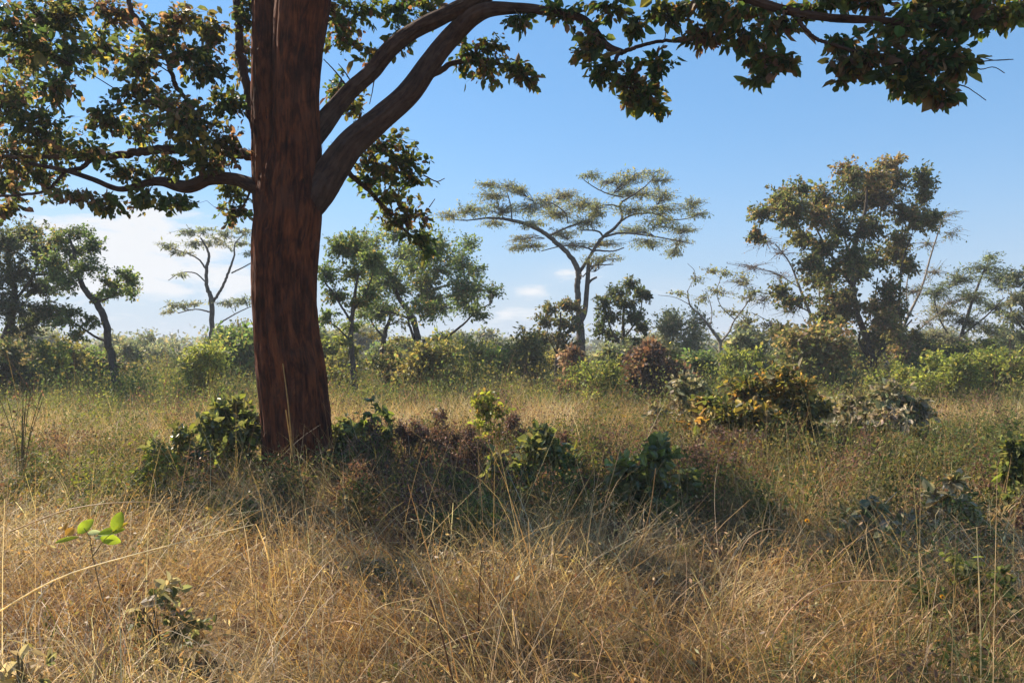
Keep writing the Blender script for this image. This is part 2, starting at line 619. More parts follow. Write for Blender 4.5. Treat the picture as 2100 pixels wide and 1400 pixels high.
# ---------------------------------------------------------------- the big tree in front
BIG = [((0.05, 0.085, 0.025), 4), ((0.085, 0.11, 0.028), 3.5), ((0.13, 0.13, 0.035), 2), ((0.17, 0.105, 0.045), 1.5), ((0.2, 0.1, 0.065), 1.0),
       ((0.3, 0.24, 0.04), 0.5)]
BIG_LEFT = [((0.055, 0.085, 0.03), 4), ((0.09, 0.11, 0.036), 4), ((0.14, 0.125, 0.05), 2.2), ((0.22, 0.13, 0.09), 1.8), ((0.3, 0.23, 0.05), 0.6)]


def rough_trunk(g, ctrl, sides, rows, amp, seed, lobe=0.05):
    """bark-covered stem: a fine tube whose skin is pushed in and out by fibrous ridges"""
    c = smooth_path(ctrl, rows)
    pts, rad = c[:, :3], c[:, 3]
    t0 = Geo()
    t0.tube(pts, rad, sides)
    v = t0.v[0].astype(float).reshape(rows, sides, 3)
    ln = t0.b[0].reshape(rows, sides, 3)[:, :, 2]
    a = np.arange(sides) / sides * 2 * math.pi
    off = np.empty((rows, sides))
    for i in range(rows):
        z = ln[i, 0]
        for j in range(sides):
            x, y = math.cos(a[j]), math.sin(a[j])
            tw = z * 0.12
            f1 = mnoise.noise((x * 3.2 + seed, y * 3.2 + tw, z * 0.55))
            f2 = mnoise.noise((x * 9 + seed, y * 9 + 4, z * 0.9 + 7))
            f3 = mnoise.noise((x * 21 + seed, y * 21 + 2, z * 2.3 + 3))
            off[i, j] = lobe * f1 * rad[i] + amp * (1 - 2.8 * abs(f2)) + amp * 0.8 * (0.5 - 2.0 * abs(f3))
    ctr = pts[:, None, :]
    dirs = norm(v - ctr)
    v = v + dirs * off[:, :, None]
    g.add(v.reshape(-1, 3), t0.q[0], None, t0.b[0], 0, True)


def flakes(g, rng, ctrl, n, rows=60):
    """strips of bark lifting off the stem"""
    c = smooth_path(ctrl, rows)
    for _ in range(n):
        i = rng.integers(2, rows - 4)
        a = rng.uniform(0, 2 * math.pi)
        p, r = c[i, :3], c[i, 3]
        o = np.array([math.cos(a), math.sin(a), 0])
        s = np.array([-math.sin(a), math.cos(a), 0])
        L = rng.uniform(0.08, 0.42)
        w = rng.uniform(0.01, 0.035)
        up = norm(c[min(i + 3, rows - 1), :3] - c[i - 2, :3])
        sg = rng.choice([-1, 1])
        b0 = p + o * (r * 0.99)
        v = []
        for f, lift in ((0, 0.0), (0.4, 0.006), (0.75, 0.02), (1.0, 0.035)):
            cc = b0 + up * L * f * sg + o * lift * rng.uniform(0.5, 1.3)
            ww = w * (1 - 0.6 * f)
            v += [cc - s * ww, cc + s * ww]
        q = [[0, 1, 3, 2], [2, 3, 5, 4], [4, 5, 7, 6]]
        bb = np.array([[math.cos(a) * r + k * 0.02, math.sin(a) * r, i * 0.1 + k * 0.05] for k in range(8)])
        g.add(v, q, None, bb, 0, True)


def big_tree():
    Y = 9.2
    pl = Plant(11)
    rng = pl.rng
    base = np.array([*P(612, HOR, Y)[:2], 0.0])
    root = empty('large_tree', base)
    tag(root, 'large tree with a thick red-brown trunk and broad overhanging crown in front', 'tree')
    # trunk: one bole that parts into two upright stems
    bole = [(618, 1030, 250), (617, 1000, 205), (615, 975, 172), (611, 930, 146), (605, 840, 141), (597, 760, 142), (588, 690, 133), (583, 600, 132), (586, 500, 137),
            (592, 440, 137), (594, 380, 128, 0.06), (595, 330, 112, 0.13), (593, 270, 92, 0.24), (590, 200, 60, 0.3)]
    right_stem = [(598, 600, 50), (602, 500, 88), (606, 430, 102), (610, 350, 100), (609, 280, 98), (608, 200, 95), (611, 100, 103), (622, 0, 112), (640, -110, 100), (668, -260, 84, 0.2),
                  (700, -430, 60, 0.3), (700, -620, 40, 0.2), (730, -800, 20, 0.3)]
    left_stem = [(570, 580, 50, 0.06), (562, 470, 74, 0.06), (556, 370, 76, 0.08), (549, 250, 64, 0.14), (546, 150, 58, 0.16), (545, 50, 54, 0.2), (543, -50, 58, 0.3), (525, -200, 50, 0.5),
                 (480, -400, 36, 0.8), (440, -600, 24, 1.0)]
    g = Geo()
    for i, (s, sd, rw) in enumerate(((bole, 150, 330), (right_stem, 96, 220), (left_stem, 72, 170))):
        ct = px_ctrl([(r[0], r[1], r[2] * 0.95, *r[3:]) for r in s], Y)
        rough_trunk(g, ct, sd, rw, 0.014 if i == 0 else 0.012, 3.1 * i + 1, 0.06)
        flakes(g, rng, ct, 170 if i == 0 else 60)
        c = smooth_path(ct, 30)
        pl.note(c[:, :3], c[:, 3])
    g.build('trunk', BARK_RED, root, base)
    limbs = [
        # the two heavy limbs to the right
        [(630, 440, 60), (655, 392, 84), (682, 345, 80), (722, 292, 70), (780, 243, 62), (840, 190, 57), (882, 130, 52), (930, 72, 48), (985, 26, 40, -0.2),
         (1055, 18, 26, -0.4), (1140, 26, 20, -0.6), (1200, 42, 17, -0.7), (1242, 92, 15, -0.8), (1277, 108, 14, -0.9)],
        [(630, 300, 50, 0.1), (665, 252, 52, 0.15), (692, 218, 46, 0.2), (722, 184, 42, 0.2), (762, 148, 40, 0.2), (802, 99, 38, 0.1), (850, 62, 37, 0), (910, 32, 38, -0.1),
         (975, 2, 38, -0.2), (1060, -45, 34, -0.3), (1200, -85, 30, -0.8), (1370, -60, 26, -1.4), (1500, -15, 22, -1.8), (1600, 18, 19, -2.0),
         (1700, 36, 17, -2.1), (1800, 42, 15, -2.2), (1900, 50, 13, -2.3), (2010, 48, 10, -2.3), (2120, 30, 7, -2.3)],
        # low limb to the left and the higher one
        [(545, 392, 44), (520, 382, 38, 0.0), (480, 368, 30, 0.1), (430, 368, 30, 0.2), (385, 384, 32, 0.3), (330, 372, 22, 0.4), (290, 378, 15, 0.5), (245, 388, 12, 0.5), (190, 368, 10, 0.5),
         (135, 350, 8, 0.5), (60, 335, 6, 0.5)],
        [(560, 330, 30, 0.3), (470, 312, 26, 0.5), (400, 308, 25, 0.6), (340, 306, 25, 0.6), (280, 312, 22, 0.7), (210, 324, 18, 0.7), (140, 320, 14, 0.7), (60, 322, 10, 0.7), (-60, 318, 7, 0.7)],
        # the thin stem close beside the trunk
        [(540, 300, 20, 0.3), (518, 250, 22, 0.35), (506, 175, 24, 0.4), (494, 120, 22, 0.4), (489, 60, 22, 0.4), (486, 0, 22, 0.4), (480, -90, 20, 0.4), (450, -230, 14, 0.5)],
        # drooping branch in the left crown
        [(470, -230, 14, 0.5), (360, -140, 14, 0.2), (270, -50, 13, 0.1), (268, 18, 13, 0.0), (292, 52, 13, 0), (335, 105, 12, 0), (352, 150, 12, 0), (362, 180, 12, 0), (392, 215, 11, 0.1), (380, 226, 7, 0.1),
         (350, 228, 6, 0.1), (300, 210, 6, 0), (235, 182, 5, 0)],
        [(190, 324, 14, 0.7), (165, 345, 12, 0.6), (135, 352, 10, 0.6), (90, 392, 8, 0.4), (0, 402, 7, 0.3), (-80, 400, 5, 0.3)],
        # hanging bough right of the trunk
        [(665, 370, 26, 0.2), (692, 345, 17, 0.5), (735, 372, 14, 0.7), (775, 410, 12, 0.8), (800, 445, 9, 0.8), (850, 490, 6, 0.8), (872, 520, 4, 0.8)],
        [(850, 180, 24, 0.2), (930, 130, 14, 0.4), (1000, 128, 9, 0.5), (1060, 140, 6, 0.5)],
        # forks of the right limb
        [(1270, 105, 13, -0.9), (1262, 130, 10, -0.9), (1270, 168, 7, -0.9), (1310, 190, 4, -0.9)],
        [(1275, 108, 13, -0.9), (1312, 95, 10, -1.0), (1365, 84, 9, -1.0), (1420, 90, 7, -1.0), (1475, 97, 5, -1.0)],
        [(1625, 24, 13, -2.0), (1650, 58, 11, -2.1), (1675, 80, 10, -2.1), (1720, 96, 9, -2.2), (1800, 118, 8, -2.2), (1900, 136, 6, -2.3), (1990, 128, 4, -2.3), (2070, 122, 2, -2.3)],
    ]
    limbs += [  # dead sticks on the limbs and at the ends of the boughs
        [(718, 188, 7, 0.2), (692, 152, 4, 0.2), (664, 122, 2.5, 0.2)], [(722, 172, 5, 0.2), (706, 146, 3, 0.2), (694, 131, 2, 0.2)], [(770, 150, 4, 0.2), (764, 185, 2.5, 0.2), (758, 214, 2, 0.2)],
        [(1985, 128, 4, -2.3), (2010, 118, 3, -2.3), (2040, 124, 2, -2.3), (2078, 122, 1.5, -2.3)], [(1985, 130, 4, -2.3), (2010, 142, 3, -2.3), (2038, 138, 2, -2.3), (2060, 150, 1.5, -2.3)],
        [(1950, 170, 4, -2.3), (1980, 178, 3, -2.3), (2000, 190, 2, -2.3), (2022, 206, 1.5, -2.3)], [(1325, 30, 5, -1.0), (1318, 42, 4, -1.0), (1290, 28, 3, -1.0), (1265, 18, 2, -1.0)],
        [(870, 360, 4, 0.8), (895, 372, 3, 0.8), (912, 366, 2, 0.8)], [(700, 345, 5, 0.6), (690, 330, 3, 0.6)], [(880, 425, 3, 0.8), (892, 408, 2, 0.8)],
        [(190, 418, 4, 0.5), (150, 408, 3, 0.5), (125, 418, 2, 0.5), (104, 414, 1.5, 0.5)], [(520, 372, 7, 0.2), (500, 420, 5, 0.1), (475, 430, 3, 0.1), (440, 425, 2, 0.1)],
    ]
    for s in limbs:
        ct = px_ctrl([(r[0], r[1], r[2] * 0.76, *r[3:]) for r in s], Y)
        big = s[1][2] > 28
        gl = Geo()
        if big:
            rough_trunk(gl, ct, 56, 24 * len(s), 0.008, rng.uniform(0, 20), 0.2)
            c = smooth_path(ct, 10 * len(s))
            pl.note(c[6:, :3], c[6:, 3])
        else:
            pl.stem(ct, n=10 * len(s), sides=10, wobble=0.16, geo=gl)
        gl.build('limb', BARK_LIMB, root, base)
    C = [  # px, py, rx, ry, depth offset
        # left crown
        (20, 60, 70, 60), (90, 30, 70, 45), (150, 40, 55, 50), (60, 130, 70, 50), (20, 190, 60, 60), (110, 180, 50, 45), (60, 250, 80, 50), (30, 320, 70, 50), (120, 300, 70, 40),
        (20, 390, 55, 40), (90, 370, 55, 35), (15, 430, 30, 25), (250, 30, 50, 40), (215, 100, 50, 45), (270, 130, 60, 45), (320, 80, 50, 50), (300, 190, 70, 35), (380, 40, 60, 35), (390, 110, 55, 45),
        (440, 60, 40, 40), (430, 150, 45, 40), (350, 240, 70, 40), (280, 260, 60, 35), (400, 260, 60, 50), (460, 220, 40, 45), (210, 250, 50, 30), (180, 310, 50, 25), (470, 300, 45, 40), (420, 330, 60, 35),
        (340, 340, 45, 25), (260, 350, 50, 22), (140, 400, 50, 18), (230, 420, 40, 22), (300, 410, 40, 25), (350, 420, 30, 22), (480, 400, 40, 30), (480, 445, 35, 22), (500, 120, 25, 60), (505, 30, 30, 40),
        (150, 120, 40, 40),
        # behind and between the right limbs
        (700, 40, 50, 50, 0.8), (760, 20, 55, 40, 0.8), (700, 90, 40, 30, 0.8), (830, 20, 50, 35, 0.6), (880, 10, 50, 30, 0.3), (820, 90, 35, 25, 0.7), (690, 200, 35, 45, 0.8), (730, 225, 30, 30, 0.8),
        (760, 120, 35, 25, 0.8),
        # sprays right of the heavy limb
        (960, 110, 40, 40, 0.4), (1000, 140, 50, 35, 0.5), (1055, 135, 45, 28, 0.5), (1085, 160, 30, 22, 0.5), (1010, 90, 35, 20, 0.3), (1060, 45, 40, 14, -0.4),
        # hanging mass right of the trunk
        (790, 290, 60, 35, 0.7), (830, 320, 45, 35, 0.7), (780, 340, 50, 30, 0.7), (840, 370, 45, 28, 0.8), (750, 370, 45, 25, 0.7), (800, 400, 50, 30, 0.8), (840, 440, 45, 28, 0.8), (860, 485, 35, 30, 0.8),
        (800, 450, 40, 22, 0.8), (880, 510, 20, 22, 0.8), (720, 310, 35, 25, 0.7),
        # far right boughs
        (1150, 30, 45, 18, -0.6), (1215, 70, 25, 28, -0.8), (1200, 110, 30, 26, -0.8), (1240, 150, 35, 26, -0.9), (1290, 165, 45, 32, -0.9), (1330, 195, 45, 26, -0.9), (1350, 130, 40, 30, -1.0), (1290, 205, 30, 18, -0.9),
        (1250, 15, 60, 18, -0.9), (1345, 225, 25, 14, -0.9), (1300, 60, 30, 15, -0.9),
        (1370, 30, 60, 30, -1.2), (1440, 20, 70, 34, -1.4), (1450, 70, 60, 30, -1.3), (1520, 30, 70, 32, -1.6), (1530, 90, 50, 26, -1.5), (1570, 125, 45, 26, -1.6), (1610, 128, 32, 14, -1.7), (1560, 160, 25, 16, -1.6), (1600, 50, 50, 24, -1.9),
        (1680, 5, 80, 22, -2.0), (1790, -5, 80, 22, -2.1), (1730, 85, 40, 20, -2.1), (1740, 130, 40, 26, -2.2), (1800, 110, 60, 30, -2.2), (1860, 120, 60, 34, -2.2), (1930, 120, 55, 34, -2.3), (1970, 135, 35, 24, -2.3), (1840, 165, 60, 24, -2.2),
        (1900, 180, 50, 22, -2.3), (1740, 155, 25, 16, -2.2), (1930, 205, 25, 16, -2.3), (1920, 10, 70, 34, -2.2), (2000, 25, 80, 40, -2.3), (2080, 20, 70, 36, -2.3), (1960, 55, 70, 20, -2.3), (1840, 60, 60, 16, -2.2), (1880, 20, 50, 25, -2.2),
    ]
    for c in C:
        dd = c[4] if len(c) > 4 else rng.uniform(-0.7, 1.5)
        yy = Y + dd
        right = c[0] > 1150
        R = np.array([c[2], c[2] * 0.8, c[3]]) * 1.32 / F * yy
        ns = int(7 + (38 if c[0] < 600 else 27) * (c[2] * c[3] / 2000.0) ** 0.85)
        pl.clump(P(c[0], c[1], yy), R, ns, 8, BIG if c[0] > 600 else BIG_LEFT, 0.0035, lift=0.1, shell=0.5, leafy=(0.3, 1.0), thick=0.8)
    # the rest of the crown, above the picture
    for _ in range(110):
        a = rng.uniform(0, 2 * math.pi)
        rr = rng.uniform(0.3, 1) ** 0.6 * 5.2
        z = rng.uniform(6.6, 10.5)
        sh = math.sqrt(max(0.1, 1 - ((z - 6.5) / 4.6) ** 2))
        c = np.array([base[0] + math.cos(a) * rr * sh * 1.1 + 0.6, base[1] + math.sin(a) * rr * sh * 0.85, z])
        if (c[2] - EYE) / c[1] < 0.52:
            continue
        pl.clump(c, np.array([0.75, 0.75, 0.45]) * rng.uniform(0.7, 1.2), 20, 8, BIG, 0.004, thick=0.9)
    # branches grown for the clumps
    n = len(np.concatenate(pl.lp))
    p = np.concatenate(pl.lp) + rng.normal(0, 0.015, (n, 3))
    d = norm(np.concatenate(pl.ld) * 0.5 + rng.normal(0, 0.5, (n, 3)) + np.array([0, 0, -0.4]))
    nr = norm(rng.normal(0, 1, (n, 3)) * 0.6 + np.array([0, 0, 0.4]))
    LL = np.where(p[:, 0] < base[0] + 2.6, 0.07, 0.078) * np.exp(rng.normal(0, 0.34, n))
    pl.crown.leaves(p, d, nr, LL, LL * 0.62 * rng.uniform(0.75, 1.2, n), np.concatenate(pl.lc), 0, 'full', 0.3)
    w = pl.wood
    for v, q, b, sm, st in zip(w.v, w.q, w.b, w.s, np.cumsum([0] + [len(x) for x in w.v])):
        pl.crown.add(v, q - st, None, b, 1, True)
    pl.crown.build('crown', [LEAF, BARK_LIMB], root, base)


big_tree()

# ---------------------------------------------------------------- trees behind
DARK = [((0.051, 0.072, 0.032), 4), ((0.086, 0.1, 0.043), 3), ((0.143, 0.122, 0.072), 1)]
MIDG = [((0.079, 0.122, 0.043), 4), ((0.129, 0.172, 0.057), 3), ((0.2, 0.215, 0.072), 1), ((0.229, 0.172, 0.072), 0.5)]
PALE = [((0.121, 0.143, 0.061), 4), ((0.176, 0.182, 0.083), 3), ((0.22, 0.198, 0.099), 2)]
GREYG = [((0.114, 0.143, 0.086), 4), ((0.172, 0.2, 0.122), 3), ((0.243, 0.229, 0.157), 2)]
BROWN = [((0.088, 0.11, 0.04), 4.5), ((0.143, 0.143, 0.055), 3), ((0.209, 0.154, 0.083), 1.6), ((0.275, 0.176, 0.088), 0.5)]
RUST = [((0.094, 0.047, 0.031), 4), ((0.14, 0.078, 0.059), 3), ((0.211, 0.14, 0.109), 1.2), ((0.062, 0.039, 0.023), 2)]
LIME = [((0.176, 0.209, 0.05), 4), ((0.242, 0.264, 0.066), 3), ((0.121, 0.154, 0.044), 3), ((0.308, 0.264, 0.088), 1)]
OLIVE = [((0.13, 0.13, 0.046), 4), ((0.195, 0.169, 0.058), 3), ((0.26, 0.208, 0.078), 1.5), ((0.091, 0.104, 0.039), 2)]

tree('dark_tree', 'dark dense tree cut off by the left edge of the picture', 25,
     [[(-12, 770, 26), (0, 720, 20), (22, 660, 18), (30, 600, 14), (18, 540, 10), (20, 480, 6)], [(0, 720, 14), (-40, 640, 12), (-70, 560, 8)], [(30, 620, 10), (70, 560, 8), (85, 510, 5)]],
     [(10, 500, 55, 40), (60, 480, 45, 35), (95, 520, 40, 40), (30, 560, 55, 40), (90, 590, 40, 35), (20, 630, 60, 35), (80, 650, 45, 28), (-40, 520, 60, 60), (-50, 620, 60, 50), (50, 680, 40, 20), (120, 560, 28, 28), (110, 640, 35, 25)],
     21, pal=DARK, L=0.1, dens=1.25)
tree('leaning_tree', 'slim tree with a curved leaning trunk left of the big trunk', 24,
     [[(243, 800, 20), (236, 770, 19), (226, 720, 18), (216, 660, 17), (200, 625, 16), (172, 590, 13), (160, 560, 10), (150, 510, 7), (140, 480, 4)],
      [(196, 620, 10), (225, 610, 7), (265, 590, 4)], [(222, 700, 10), (195, 690, 8), (165, 670, 6), (130, 650, 4)], [(162, 570, 8), (130, 545, 6), (110, 510, 4)]],
     [(110, 490, 40, 24), (160, 478, 40, 20), (190, 500, 26, 24), (150, 520, 48, 26), (100, 540, 36, 26), (180, 550, 40, 26), (130, 580, 40, 24), (225, 580, 28, 18), (262, 575, 30, 24), (272, 600, 22, 14), (235, 605, 32, 12), (205, 610, 20, 14),
      (150, 640, 36, 14), (180, 660, 24, 16), (125, 660, 34, 14), (160, 690, 26, 14), (250, 560, 18, 12)],
     22, pal=MIDG, L=0.09, dens=1.1)
tree('flat_topped_tree', 'flat-topped open tree just left of the big trunk against the clouds', 44,
     [[(435, 770, 13), (434, 700, 12), (434, 620, 12), (424, 585, 9), (424, 550, 8), (428, 520, 6), (412, 488, 4)], [(434, 624, 10), (455, 590, 9), (468, 560, 8), (480, 525, 6), (482, 500, 4), (500, 480, 3)],
      [(424, 553, 7), (405, 530, 5), (370, 515, 4), (340, 508, 3)], [(422, 578, 5), (400, 560, 4), (370, 560, 3), (345, 575, 2)], [(475, 560, 5), (505, 545, 4), (530, 530, 3)], [(433, 640, 6), (400, 634, 4), (365, 642, 3)],
      [(440, 690, 8), (450, 665, 6), (480, 645, 4), (515, 628, 3)]],
     [(345, 503, 30, 7), (385, 480, 36, 8), (420, 475, 36, 8), (460, 480, 34, 8), (495, 475, 34, 8), (400, 500, 36, 9), (450, 502, 36, 9), (500, 500, 30, 8), (370, 520, 30, 6), (520, 520, 30, 8), (360, 628, 34, 9), (400, 622, 30, 7), (470, 620, 40, 6),
      (345, 640, 24, 6), (500, 615, 30, 8), (370, 565, 22, 5)],
     23, pal=GREYG, L=0.17, ratio=0.35, dens=1.2, nleaf=9, twig=0.012, flat=0.7, spread=0.7, lift=0.05, flatten=1.0)
tree('slender_tree', 'slender green tree directly right of the big trunk with its stem bare near the foot', 23,
     [[(728, 800, 17), (724, 760, 15), (720, 700, 13), (722, 650, 11), (728, 600, 8), (735, 560, 5)], [(721, 660, 9), (695, 620, 7), (668, 580, 5)], [(722, 640, 8), (750, 600, 6), (765, 560, 4)], [(720, 700, 6), (690, 670, 5), (665, 655, 3)]],
     [(690, 510, 36, 28), (730, 500, 34, 30), (670, 560, 32, 28), (720, 560, 34, 28), (765, 530, 28, 28), (690, 610, 34, 24), (740, 620, 34, 24), (670, 650, 28, 20), (720, 670, 32, 18), (760, 600, 24, 24), (700, 700, 26, 14)],
     24, pal=MIDG, L=0.09, dens=1.15)
tree('spreading_tree', 'wide rounded green tree with forked dark boughs between the big trunk and the umbrella tree', 32,
     [[(862, 790, 22), (858, 740, 19), (856, 690, 16), (845, 650, 14), (820, 615, 11), (806, 580, 8), (790, 550, 6), (770, 530, 4)], [(842, 645, 11), (865, 610, 9), (900, 590, 7), (940, 580, 5)], [(808, 590, 8), (815, 550, 6), (845, 520, 5), (880, 515, 3)],
      [(858, 700, 12), (910, 692, 9), (950, 665, 7), (975, 640, 5), (1010, 620, 3)], [(845, 655, 9), (800, 640, 6), (760, 640, 4)], [(852, 700, 10), (838, 660, 8), (835, 620, 5)], [(865, 605, 6), (862, 570, 5), (880, 540, 3)]],
     [(760, 500, 44, 26), (810, 480, 44, 22), (860, 500, 44, 26), (910, 510, 44, 26), (950, 530, 36, 26), (780, 540, 44, 26), (840, 545, 44, 26), (900, 555, 46, 26), (950, 570, 44, 26), (985, 590, 32, 24), (1010, 605, 28, 16), (750, 590, 40, 24), (810, 600, 40, 22),
      (880, 610, 44, 24), (940, 620, 46, 24), (980, 640, 30, 18), (900, 650, 44, 22), (850, 640, 36, 20), (780, 640, 40, 22), (920, 680, 36, 14), (960, 510, 26, 14), (740, 640, 30, 22), (980, 555, 26, 16), (775, 570, 36, 24), (800, 575, 34, 22), (770, 615, 36, 22), (830, 520, 34, 20), (870, 580, 34, 22), (745, 530, 30, 22), (700, 480, 26, 14)],
     25, pal=MIDG, L=0.11, dens=1.3, nleaf=8, round_up=1.4, jit=8, spread=0.8)
tree('twisted_tree', 'small twisted dark tree behind the stem of the slender tree', 34,
     [[(782, 790, 18), (784, 720, 14), (790, 680, 11), (800, 650, 7), (795, 625, 4)], [(786, 690, 9), (765, 665, 6), (755, 640, 4)], [(790, 670, 6), (812, 660, 4), (825, 650, 3)]],
     [(770, 650, 30, 16), (805, 640, 30, 14), (830, 665, 26, 14), (760, 690, 26, 14), (820, 700, 30, 16)], 26, pal=OLIVE, L=0.1, dens=0.6)


def dead_stem(pl):
    pass


UM = 40
um = tree('umbrella_tree', 'tall flat-crowned umbrella tree with a slim forked trunk in the middle', UM,
     [[(1192, 780, 27), (1191, 720, 24), (1190, 680, 21), (1187, 640, 16), (1184, 590, 15), (1186, 555, 15), (1165, 520, 12), (1140, 497, 12), (1120, 480, 11), (1085, 462, 10), (1040, 450, 8), (1000, 447, 5), (950, 452, 3), (905, 445, 2)],
      [(1186, 560, 14), (1202, 538, 11), (1222, 505, 11), (1235, 488, 11), (1265, 463, 10), (1276, 445, 9), (1272, 420, 8), (1285, 408, 6), (1320, 385, 4), (1345, 360, 3)],
      [(1125, 484, 8), (1155, 470, 6), (1195, 455, 5), (1235, 440, 3)], [(1270, 455, 7), (1300, 440, 6), (1340, 438, 5), (1375, 450, 4), (1415, 447, 3), (1450, 430, 2)], [(1240, 485, 8), (1275, 478, 7), (1320, 482, 5), (1370, 490, 4), (1420, 500, 2)],
      [(1218, 513, 7), (1255, 515, 5), (1280, 508, 4)], [(1220, 515, 7), (1190, 505, 5), (1150, 505, 4), (1110, 515, 3)], [(1238, 486, 7), (1225, 474, 6), (1190, 472, 4)], [(1273, 425, 6), (1250, 420, 5), (1220, 425, 3)],
      [(1278, 405, 5), (1240, 395, 4), (1205, 375, 3), (1190, 360, 2)], [(1050, 450, 5), (1047, 420, 4), (1040, 395, 3)], [(1165, 458, 5), (1158, 435, 4), (1130, 415, 3)]],
     [(925, 443, 34, 8), (970, 430, 38, 12), (1010, 405, 38, 14), (1040, 380, 34, 12), (1000, 380, 28, 10), (1065, 390, 22, 10), (1030, 430, 40, 14), (1080, 430, 40, 14), (1120, 410, 42, 14), (1160, 400, 42, 14), (1140, 440, 44, 14), (1190, 420, 40, 16), (1090, 460, 36, 10),
      (1060, 490, 28, 10), (1090, 505, 34, 9), (1060, 510, 24, 7), (1150, 480, 40, 12), (1200, 460, 38, 14), (1180, 505, 44, 9), (1225, 430, 34, 16), (1215, 360, 26, 8), (1255, 375, 34, 10), (1300, 360, 34, 12), (1340, 355, 30, 10), (1360, 370, 26, 8), (1320, 400, 44, 12),
      (1270, 395, 34, 12), (1360, 400, 34, 10), (1300, 430, 40, 12), (1370, 430, 40, 10), (1420, 415, 34, 10), (1430, 440, 26, 8), (1350, 465, 44, 12), (1290, 470, 36, 12), (1400, 470, 38, 10), (1330, 500, 44, 10), (1390, 500, 34, 9), (1250, 500, 40, 9), (1240, 530, 40, 8),
      (1380, 520, 26, 9, 1.0), (1010, 460, 34, 8)],
     27, pal=PALE, L=0.125, ratio=0.34, dens=2.2, nleaf=8, twig=0.013, flat=0.75, spread=0.75, lift=0.05, flatten=1.0, leafy=(0.45, 1.0), scatter=0.05, thick=0.8)
gd = Geo()
for s in ([(1190, 660, 12), (1199, 640, 11), (1203, 600, 10), (1206, 560, 9), (1207, 535, 7)], [(1204, 585, 6), (1212, 575, 5), (1224, 568, 4)], [(1206, 548, 5), (1225, 544, 3), (1258, 542, 2)], [(1207, 552, 4), (1213, 540, 3), (1215, 530, 2)]):
    c = smooth_path(px_ctrl(s, UM - 0.1), 16)
    gd.tube(c[:, :3], c[:, 3], 8)
ds = gd.build('dead_stem', BARK_GREY, um, np.array(um.location))
ds['label'] = 'broken leafless grey stem'

tree('bushy_tree', 'bushy dark tree at the left foot of the umbrella tree', 30,
     [[(1140, 780, 9), (1142, 730, 8), (1148, 680, 6), (1150, 640, 4)], [(1142, 725, 6), (1125, 690, 4), (1120, 650, 3)], [(1145, 700, 5), (1170, 670, 4), (1175, 640, 3)]],
     [(1130, 630, 24, 18), (1160, 625, 26, 18), (1115, 660, 28, 20), (1150, 660, 28, 20), (1175, 670, 22, 22), (1100, 690, 30, 18), (1140, 695, 32, 20), (1170, 710, 24, 20), (1095, 715, 30, 16), (1180, 630, 18, 16)],
     28, pal=BROWN, L=0.11, dens=1.2)
tree('bushy_tree', 'upright dark bushy tree right of the umbrella tree with a short bare stem', 28,
     [[(1287, 800, 14), (1286, 750, 12), (1280, 700, 10), (1278, 650, 7), (1285, 600, 4)], [(1282, 720, 7), (1255, 680, 5), (1240, 630, 3)], [(1282, 690, 7), (1310, 650, 5), (1318, 610, 3)]],
     [(1290, 580, 22, 16), (1310, 600, 24, 18), (1260, 600, 26, 16), (1240, 620, 22, 18), (1285, 620, 30, 20), (1325, 605, 14, 16), (1250, 650, 32, 20), (1300, 650, 30, 22), (1320, 670, 20, 18), (1260, 690, 32, 18), (1230, 680, 20, 18), (1305, 700, 24, 16)],
     29, pal=DARK, L=0.11, dens=1.25)
tree('bare_tree', 'pale thinly leaved small tree with a forked stem left of the brown tree', 30,
     [[(1478, 775, 9), (1477, 730, 9), (1476, 700, 9), (1455, 670, 7), (1435, 645, 5), (1415, 625, 4), (1410, 595, 3)], [(1476, 704, 8), (1495, 680, 6), (1507, 655, 5), (1530, 625, 4), (1550, 590, 3)], [(1507, 655, 4), (1480, 630, 3), (1470, 600, 2), (1478, 570, 2)],
      [(1415, 625, 3), (1385, 610, 2), (1350, 605, 1.5)], [(1455, 672, 4), (1460, 640, 3), (1450, 600, 2)], [(1410, 598, 2), (1425, 560, 2), (1410, 540, 1.2)]],
     [(1460, 555, 28, 10), (1430, 575, 24, 12), (1490, 560, 26, 14), (1520, 570, 28, 14), (1475, 600, 34, 16), (1440, 610, 26, 12), (1530, 610, 30, 14), (1390, 605, 30, 8), (1500, 640, 30, 12), (1550, 600, 24, 14)],
     30, bark_m=BARK_PALE, pal=PALE, L=0.09, dens=0.9, nleaf=4, twig=0.009, thick=0.9)
